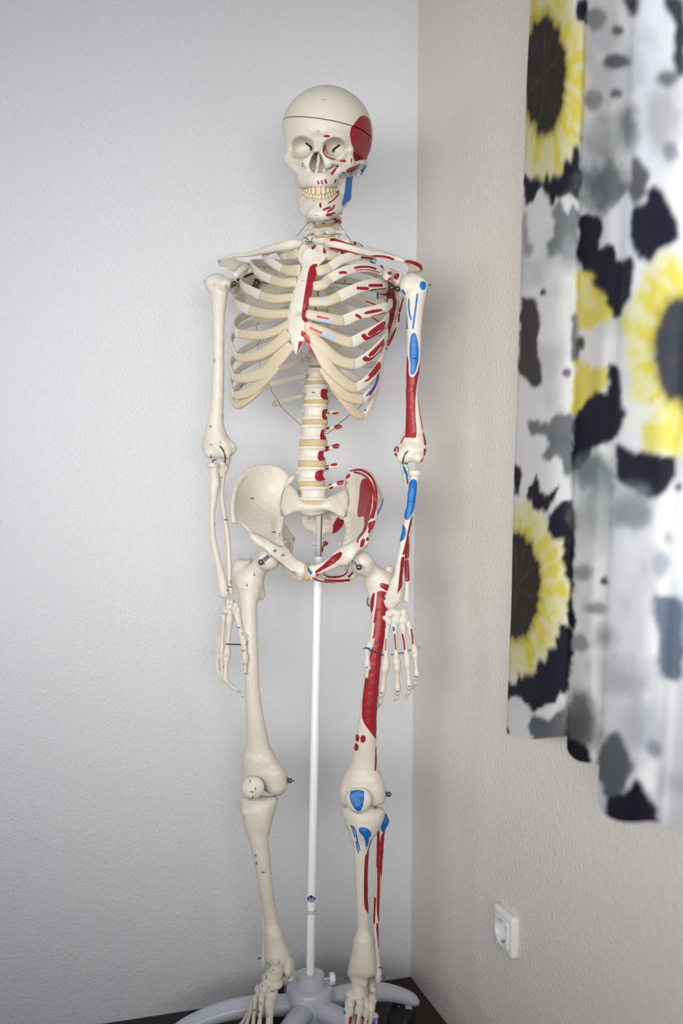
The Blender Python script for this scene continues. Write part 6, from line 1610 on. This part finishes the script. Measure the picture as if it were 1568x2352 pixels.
# bracket plate under the right arm's end
# maker's mark and two printed lines on the pole
def wrapped(px, py, dr=.0004):
    c = bot + ax * ((CAMZ - (py - 1112) * YS / F - bot[2]) / ax[2])
    r = ray(px, py)
    o = CAM - c; dd = r - ax * (r @ ax); oo = o - ax * (o @ ax)
    A = dd @ dd; B = 2 * dd @ oo; Cc = oo @ oo - (pr + dr) ** 2
    disc_ = B * B - 4 * A * Cc
    if disc_ < 0: disc_ = 0
    k = (-B - math.sqrt(disc_)) / (2 * A)
    return CAM + r * k
ZL = (680, 2040, 19.6)
def decal(name, polys, rgb, par, dr):
    mb = MB()
    for poly in polys:
        P = z2p(ZL, poly)
        # strip the outline into vertical slices so that it wraps round the tube
        x0, x1 = P[:, 0].min(), P[:, 0].max(); ns = max(2, int((x1 - x0) / .7)); xs = np.linspace(x0 + 1e-3, x1 - 1e-3, ns + 1)
        cols_ = []
        for x in xs:
            ys = []
            for i in range(len(P)):
                a, b = P[i], P[(i + 1) % len(P)]
                if (a[0] > x) != (b[0] > x): ys.append(a[1] + (b[1] - a[1]) * (x - a[0]) / (b[0] - a[0]))
            cols_.append((min(ys), max(ys)) if ys else None)
        for i in range(ns):
            if cols_[i] is None or cols_[i + 1] is None: continue
            mb.add([wrapped(xs[i], cols_[i][0], dr), wrapped(xs[i + 1], cols_[i + 1][0], dr), wrapped(xs[i + 1], cols_[i + 1][1], dr), wrapped(xs[i], cols_[i][1], dr)], [(0, 3, 2, 1)])
    return mb.build(name, plain(name + '_ink', rgb, .4), par, smooth=False, org=so)
decal('blue_emblem', [[(660, 310), (895, 450), (830, 545), (500, 530), (495, 430)]], (24, 18, 88), pole, .0003)
def stroke(pts, w):
    out = []
    for (x0, y0), (x1, y1) in zip(pts[:-1], pts[1:]):
        L = math.hypot(x1 - x0, y1 - y0) + 1e-6; nx, ny = -(y1 - y0) / L * w, (x1 - x0) / L * w
        out.append([(x0 + nx, y0 + ny), (x1 + nx, y1 + ny), (x1 - nx, y1 - ny), (x0 - nx, y0 - ny)])
    return out
decal('emblem_letters', stroke([(570, 425), (640, 440), (590, 475), (615, 510), (600, 530)], 13) + stroke([(720, 430), (690, 530)], 13) + stroke([(720, 432), (795, 440), (800, 475), (765, 500)], 12) + stroke([(765, 500), (800, 530)], 10), (225, 225, 238), pole, .0006)
decal('emblem_base', stroke([(600, 535), (570, 580), (515, 590)], 19) + stroke([(670, 545), (630, 610)], 19) + stroke([(790, 545), (770, 600), (700, 630), (620, 615)], 19), (110, 8, 22), pole, .0006)
L1 = [(500, 1035), (530, 1055), (560, 1075), (595, 1090)]; L1b = [(625, 1065), (650, 1095), (665, 1070), (690, 1095), (720, 1070), (745, 1092), (775, 1070)]; L1c = [(800, 1062), (830, 1035), (850, 1045), (880, 1000)]
L2 = [(490, 1130), (530, 1160), (560, 1150), (600, 1180), (640, 1190)]; L2b = [(680, 1170), (700, 1195), (740, 1165), (780, 1175), (835, 1135)]
decal('printed_lines', stroke(L1, 16) + stroke(L1b, 13) + stroke(L1c, 15) + stroke(L2, 16) + stroke(L2b, 14), (46, 46, 60), pole, .0003)
# ------------------------------------------------------------------ hardware of the skeleton
m_dsteel = plain('dark_steel', (96, 92, 86), 0.3, 1.0)
def sk_mesh(mb, name, mat, parent, **k):
    return mb.build(name, mat, parent, org=sk_base, **k)
def ball(parent, tf, x, y, fr, r, mat=None, name='joint_ball'):
    c = zS(tf, x, y, fr); R = zr(tf, r)
    pr_ = [(R * math.sin(math.pi * i / 12) + 1e-5, -R * math.cos(math.pi * i / 12)) for i in range(13)]
    return sk_mesh(MB().lathe(pr_, c, (.3, -1, .2), 24), name, mat or m_dsteel, parent)
def screw(parent, tf, x, y, fr, r, tall=.003, axis=None):
    c = zS(tf, x, y, fr); R = zr(tf, r); a = np.array(axis if axis is not None else (0, -1, .1), float); a /= np.linalg.norm(a)
    prof = [(R * .55, -.006), (R * .55, 0), (R, 0), (R, tall * .5), (R * .8, tall), (R * .35, tall), (R * .3, tall * .6)]
    return sk_mesh(MB().lathe(prof, c, a, 20), 'screw', m_metal, parent)
def rod(parent, tf, pts, r, mat, name):
    P = np.array([zS(tf, x, y, f) for x, y, f in pts])
    if len(P) > 2: P = catmull(P, 6)
    return sk_mesh(MB().tube(list(P), r, 10), name, mat, parent)
# shoulders
ball(hr, Z2, 432, 850, .004, 34); ball(hr, Z2, 405, 872, .006, 26)
ball(scR, Z2, 720, 842, -.07, 40, name='joint_ball')
sk_mesh(MB().lathe([(zr(Z2, 66), 0), (zr(Z2, 66), .003), (zr(Z2, 40), .004)], zS(Z2, 720, 850, -.084), FWD, 28), 'washer', m_dsteel, scR)
rod(scR, Z2, [(735, 840, -.075), (800, 830, -.075), (870, 850, -.078)], .0014, m_dsteel, 'joint_pin')
rod(scR, Z2, [(480, 800, -.02), (600, 745, -.05), (690, 712, -.062)], .0022, m_dsteel, 'joint_spring')
ball(scL, Z3, 1078, 790, .008, 34); ball(hl, Z3, 1140, 803, .01, 30); ball(scL, Z3, 1062, 760, .0, 24)
rod(skeleton, Z3, [(205, 706, -.012), (440, 733, -.03), (705, 757, -.055)], .0014, m_brass, 'shoulder_rod')
for x, y in ((243, 858), (218, 1022), (190, 1172)):
    c = zS(Z3, x, y, -.016)
    sk_mesh(MB().box(c, SIDE * .0014, FWD * .001, ZV * .0062), 'spine_clip', m_metal, skeleton, smooth=False)
# hips
def hip_clamp(par, a, b, w, br, fr):
    A = zS(Z5, *a, fr); B = zS(Z5, *b, fr - .002); d = B - A; L = np.linalg.norm(d); d /= L
    n = FWD - d * (FWD @ d); n /= np.linalg.norm(n); s = np.cross(d, n)
    sk_mesh(MB().box((A + B) / 2, d * L / 2, s * zr(Z5, w), n * .0009), 'hip_clamp', m_steel, par, smooth=False, bevel=.0004)
    ball(par, Z5, b[0], b[1], fr + .001, br, m_metal)
hip_clamp(hipR, (443, 1100), (372, 1162), 17, 25, .052)
hip_clamp(hipL, (1160, 1142), (1210, 1205), 16, 25, .052)
screw(hipR, Z5, 580, 990, .022, 14); screw(hipL, Z5, 1046, 1008, .05, 11)
# knees
def knee(par, tf, x0, x1, y, fr):
    P = [zS(tf, x0, y, fr), zS(tf, x1, y + 5, fr)]
    a = P[1] - P[0]; L = np.linalg.norm(a); a /= L
    sk_mesh(MB().tube(P, .0014, 12), 'knee_bolt', m_metal, par)
    sk_mesh(MB().lathe([(.007, 0), (.007, .0012), (.003, .0014), (.0045, .006), (.0045, .009), (.003, .0095)], P[0] + a * L * .15, a, 20), 'wing_nut', m_metal, par)
knee(fem, Z10, 478, 556, 1966, -.008)
for o in list(skeleton.children):
    if o.name == 'femur.001': knee(o, Z11, 396, 456, 1905, -.008)
    if o.name == 'tibia': screw(o, Z13, 612, 1772, .012, 17); screw(o, Z13, 585, 1800, .012, 8)
    if o.name == 'tibia.001': screw(o, Z14, 163, 1868, .0, 15, axis=(-1, -.4, 0)); screw(o, Z14, 468, 72, .006, 12)
    if o.name == 'fibula': screw(o, Z13, 304, 1658, -.006, 11, axis=(-1, -.5, 0))
    if o.name == 'fibula.001': screw(o, Z14, 532, 1762, -.004, 11, axis=(1, -.5, 0)); screw(o, Z14, 552, 1850, -.004, 15, axis=(1, -.5, 0))
screw(footR, Z13, 562, 1828, .016, 13); screw(footR, Z13, 522, 1850, .02, 9)
screw(footL, Z14, 230, 1968, .026, 11); screw(footL, Z14, 455, 1958, .004, 10); screw(footL, Z14, 430, 2026, .01, 13)
# elbows: bent steel springs
rod(hr, Z6, [(290, 1918, .014), (322, 1960, .02), (345, 2020, .02), (348, 2085, .012)], .0011, m_dsteel, 'joint_spring')
rod(hr, Z6, [(215, 2084, .010), (232, 2066, .012), (262, 2062, .010)], .0013, m_dsteel, 'joint_spring')
rod(hl, Z8, [(342, 1985, .012), (308, 2010, .02), (288, 2060, .02), (280, 2118, .01)], .0010, m_dsteel, 'joint_spring')
rod(hl, Z8, [(300, 2108, .012), (330, 2112, .010)], .0012, m_dsteel, 'joint_spring')
# skull catches
rod(skull, Z1, [(190, 660, .002), (172, 668, .002), (176, 690, .004), (188, 700, .004), (184, 745, .004)], .0009, m_dsteel, 'cap_hook')
rod(skull, Z1, [(1262, 722, .004), (1284, 735, .004), (1262, 760, .006), (1284, 785, .004), (1270, 815, .004)], .0011, m_dsteel, 'cap_hook')
rod(skull, Z1, [(725, 166, .0), (765, 161, .0), (806, 168, .0)], .0010, m_dsteel, 'cap_hook')
# thin wires
def wire(tf, pts, r=.00042):
    rod(skeleton, tf, pts, r, m_wire, 'wire')
wire(Z1, [(490, 1850, -.03), (410, 1948, -.03), (335, 2042, -.035)])
wire(Z17, [(788, 265, -.03), (840, 345, -.03), (895, 440, -.04), (960, 530, -.05), (1045, 645, -.06), (1030, 690, -.06)], .0005)
wire(Z17, [(905, 470, -.05), (935, 485, -.05), (945, 515, -.05), (960, 520, -.05), (945, 550, -.05)], .0006)
wire(Z2, [(1320, 265, .02), (1345, 255, .02), (1390, 290, .02), (1420, 315, .02), (1440, 255, .02)], .0006)
wire(Z2, [(1345, 300, .02), (1400, 318, .02), (1436, 308, .02)], .0007)
wire(Z15, [(665, 60, -.09), (630, 105, -.085), (628, 150, -.085)])
wire(Z15, [(516, 735, -.09), (514, 780, -.09)]); wire(Z15, [(567, 848, -.1), (562, 878, -.1), (542, 900, -.1)])
wire(Z15, [(517, 1148, -.09), (520, 1190, -.085), (487, 1226, -.085), (494, 1305, -.09)])
wire(Z15, [(550, 1470, -.09), (545, 1520, -.085), (513, 1558, -.085), (515, 1655, -.09)])
wire(Z4, [(376, 425, -.09), (378, 455, -.09), (386, 485, -.09)])
wire(Z4, [(420, 598, -.088), (475, 662, -.08), (485, 700, -.078), (550, 798, -.075), (562, 830, -.07), (660, 925, -.05), (748, 1006, -.012)])
wire(Z4, [(228, 630, -.05), (212, 660, -.045), (223, 690, -.045)])
wire(Z4, [(1305, 812, .01), (1250, 868, .0), (1100, 985, -.02), (1000, 1072, -.03), (965, 1082, -.025)], .0005)

# ------------------------------------------------------------------ small inked numbers on the bones
bpy.context.view_layer.update()
DG = bpy.context.evaluated_depsgraph_get()
GLY = {'1': [(0, -4), (.3, 4)], '7': [(-2, -4), (2.2, -3.6), (-.5, 4)], '2': [(-2, -2.5), (0, -4), (2, -2.4), (-2, 3.6), (2.2, 3.6)], '3': [(-2, -3.6), (1.6, -3.6), (-.2, -.6), (2, 1.4), (.4, 4), (-2, 3)],
       '4': [(.8, 4), (.8, -4), (-2.2, 1.4), (2.4, 1.2)], '5': [(2, -4), (-1.6, -3.8), (-1.8, -.4), (1.4, 0), (1.2, 3.4), (-2, 3.6)], '6': [(1.4, -4), (-1.8, 1), (0, 3.8), (2, 1.8), (-1, .6)],
       '8': [(0, 0), (-2, -2.4), (0, -4), (2, -2.4), (-2, 2.4), (0, 4), (2, 2.4), (0, 0)], '0': [(0, -3.4), (2.6, -1), (2.2, 2.4), (-.6, 3.4), (-2.6, 1), (-1.8, -2.6), (.4, -3.4)],
       'w': [(-5, 1), (-3.4, -2.4), (-2, 2), (-.4, -2.2), (1, 2), (2.6, -2), (5, 1.6)], '-': [(-3.4, .4), (-1, -.6), (1, .8), (3.4, -.2)], '.': [(-.6, 0), (.6, .2)]}
MARKS = {'Z1': [(620, 675, '-'), (697, 272, '-'), (350, 875, '.'), (380, 962, '.'), (420, 1108, '2'), (445, 1142, '1'), (570, 1278, '.'), (800, 1105, '-'), (425, 1632, '.'), (463, 1580, '.'), (565, 1580, '-'), (600, 1755, '-')],
    'Z6': [(235, 240, '1'), (360, 265, '5'), (235, 1035, '2'), (330, 1327, '.'), (320, 1610, '1'), (198, 1713, '6'), (198, 1903, '-'), (298, 1883, '1'), (460, 1955, '1'), (198, 2025, '6'), (402, 2027, '7')],
    'Z7': [(195, 217, '6'), (230, 603, 'w'), (130, 642, '1'), (272, 1165, '5'), (268, 1208, 'w'), (254, 1242, 'w'), (226, 1335, '3'), (295, 1346, '3'), (282, 1413, '-'), (233, 1445, '.'), (345, 1575, 'w'), (375, 1635, '7'), (428, 1648, '1'), (418, 1717, '2'), (387, 1783, 'w'), (398, 1900, '-'), (403, 1985, '-'), (210, 1928, '1'), (206, 1962, '.'), (350, 2146, '0'), (386, 2206, '0')],
    'Z10': [(228, 282, '6'), (167, 370, '4'), (398, 92, 'w'), (462, 125, '1'), (192, 1973, '4'), (237, 2032, '6'), (210, 2062, 'w'), (213, 2105, '4'), (362, 2158, '.')],
    'Z13': [(138, 163, '1'), (262, 573, '4'), (272, 655, '8'), (343, 752, 'w'), (505, 1708, '7'), (450, 1783, '-'), (418, 1810, '.'), (372, 1858, '3'), (610, 1860, '1'), (328, 1955, '1'), (440, 2010, 'w'), (313, 2142, '7'), (248, 2205, '4'), (298, 2225, '4'), (290, 2285, '1'), (388, 2265, '2')],
    'Z5': [(297, 617, 'w'), (483, 905, 'w'), (528, 927, '3'), (650, 962, '0'), (613, 1013, '3'), (490, 1065, '8'), (560, 1102, 'w'), (300, 956, '.'), (660, 1248, '-'), (136, 816, '.')],
    'Z2': [(245, 560, '0'), (445, 710, '.'), (1300, 627, '.'), (1365, 627, '.'), (1315, 812, '-')], 'Z3': [(568, 1070, '0'), (450, 1050, '.'), (545, 1255, '0'), (447, 1218, '.'), (890, 1415, 'w'), (545, 714, '4'), (1352, 522, '0'), (330, 556, '.')],
    'Z4': [(862, 712, 'w'), (756, 412, '0'), (795, 566, '0'), (765, 741, '0'), (50, 682, '.'), (42, 925, '1'), (465, 240, '.')], 'Z8': [(400, 1062, 'w')], 'Z9': [(550, 360, '-')]}
def cast(px, py):
    r = ray(px, py); r = r / np.linalg.norm(r)
    hit, loc, nor, idx_, ob, mt_ = SC.ray_cast(DG, Vector(CAM), Vector(r))
    return (np.array(loc), np.array(nor), ob.original) if hit else None
inked = []
for zn, lst in MARKS.items():
    tf = globals()[zn]
    for (x, y, g) in lst:
        px, py = tf[0] + x / tf[2], tf[1] + y / tf[2]
        c0 = cast(px, py)
        if c0 is None: continue
        ob = c0[2]; top_ = ob
        while top_.parent is not None: top_ = top_.parent
        if top_ is not skeleton or ob.name.startswith(('wire', 'joint', 'screw')): continue
        P = np.array(GLY[g], float) * .92
        Q = []
        for (a, b) in zip(P[:-1], P[1:]):
            for t in np.linspace(0, 1, 4, endpoint=False): Q.append(a + (b - a) * t)
        Q.append(P[-1]); pts = []
        for dx, dy in Q:
            h = cast(px + dx, py + dy)
            if h is not None and h[2] is ob: pts.append(h[0] + h[1] * .00015)
        if len(pts) < 2: continue
        inked.append((pts, ob))
for pts, ob in inked[:100]:
    par = ob
    if par.parent is not skeleton: par = par.parent
    sk_mesh(MB().tube(pts, .00038, 6), 'ink_number', m_ink, par)
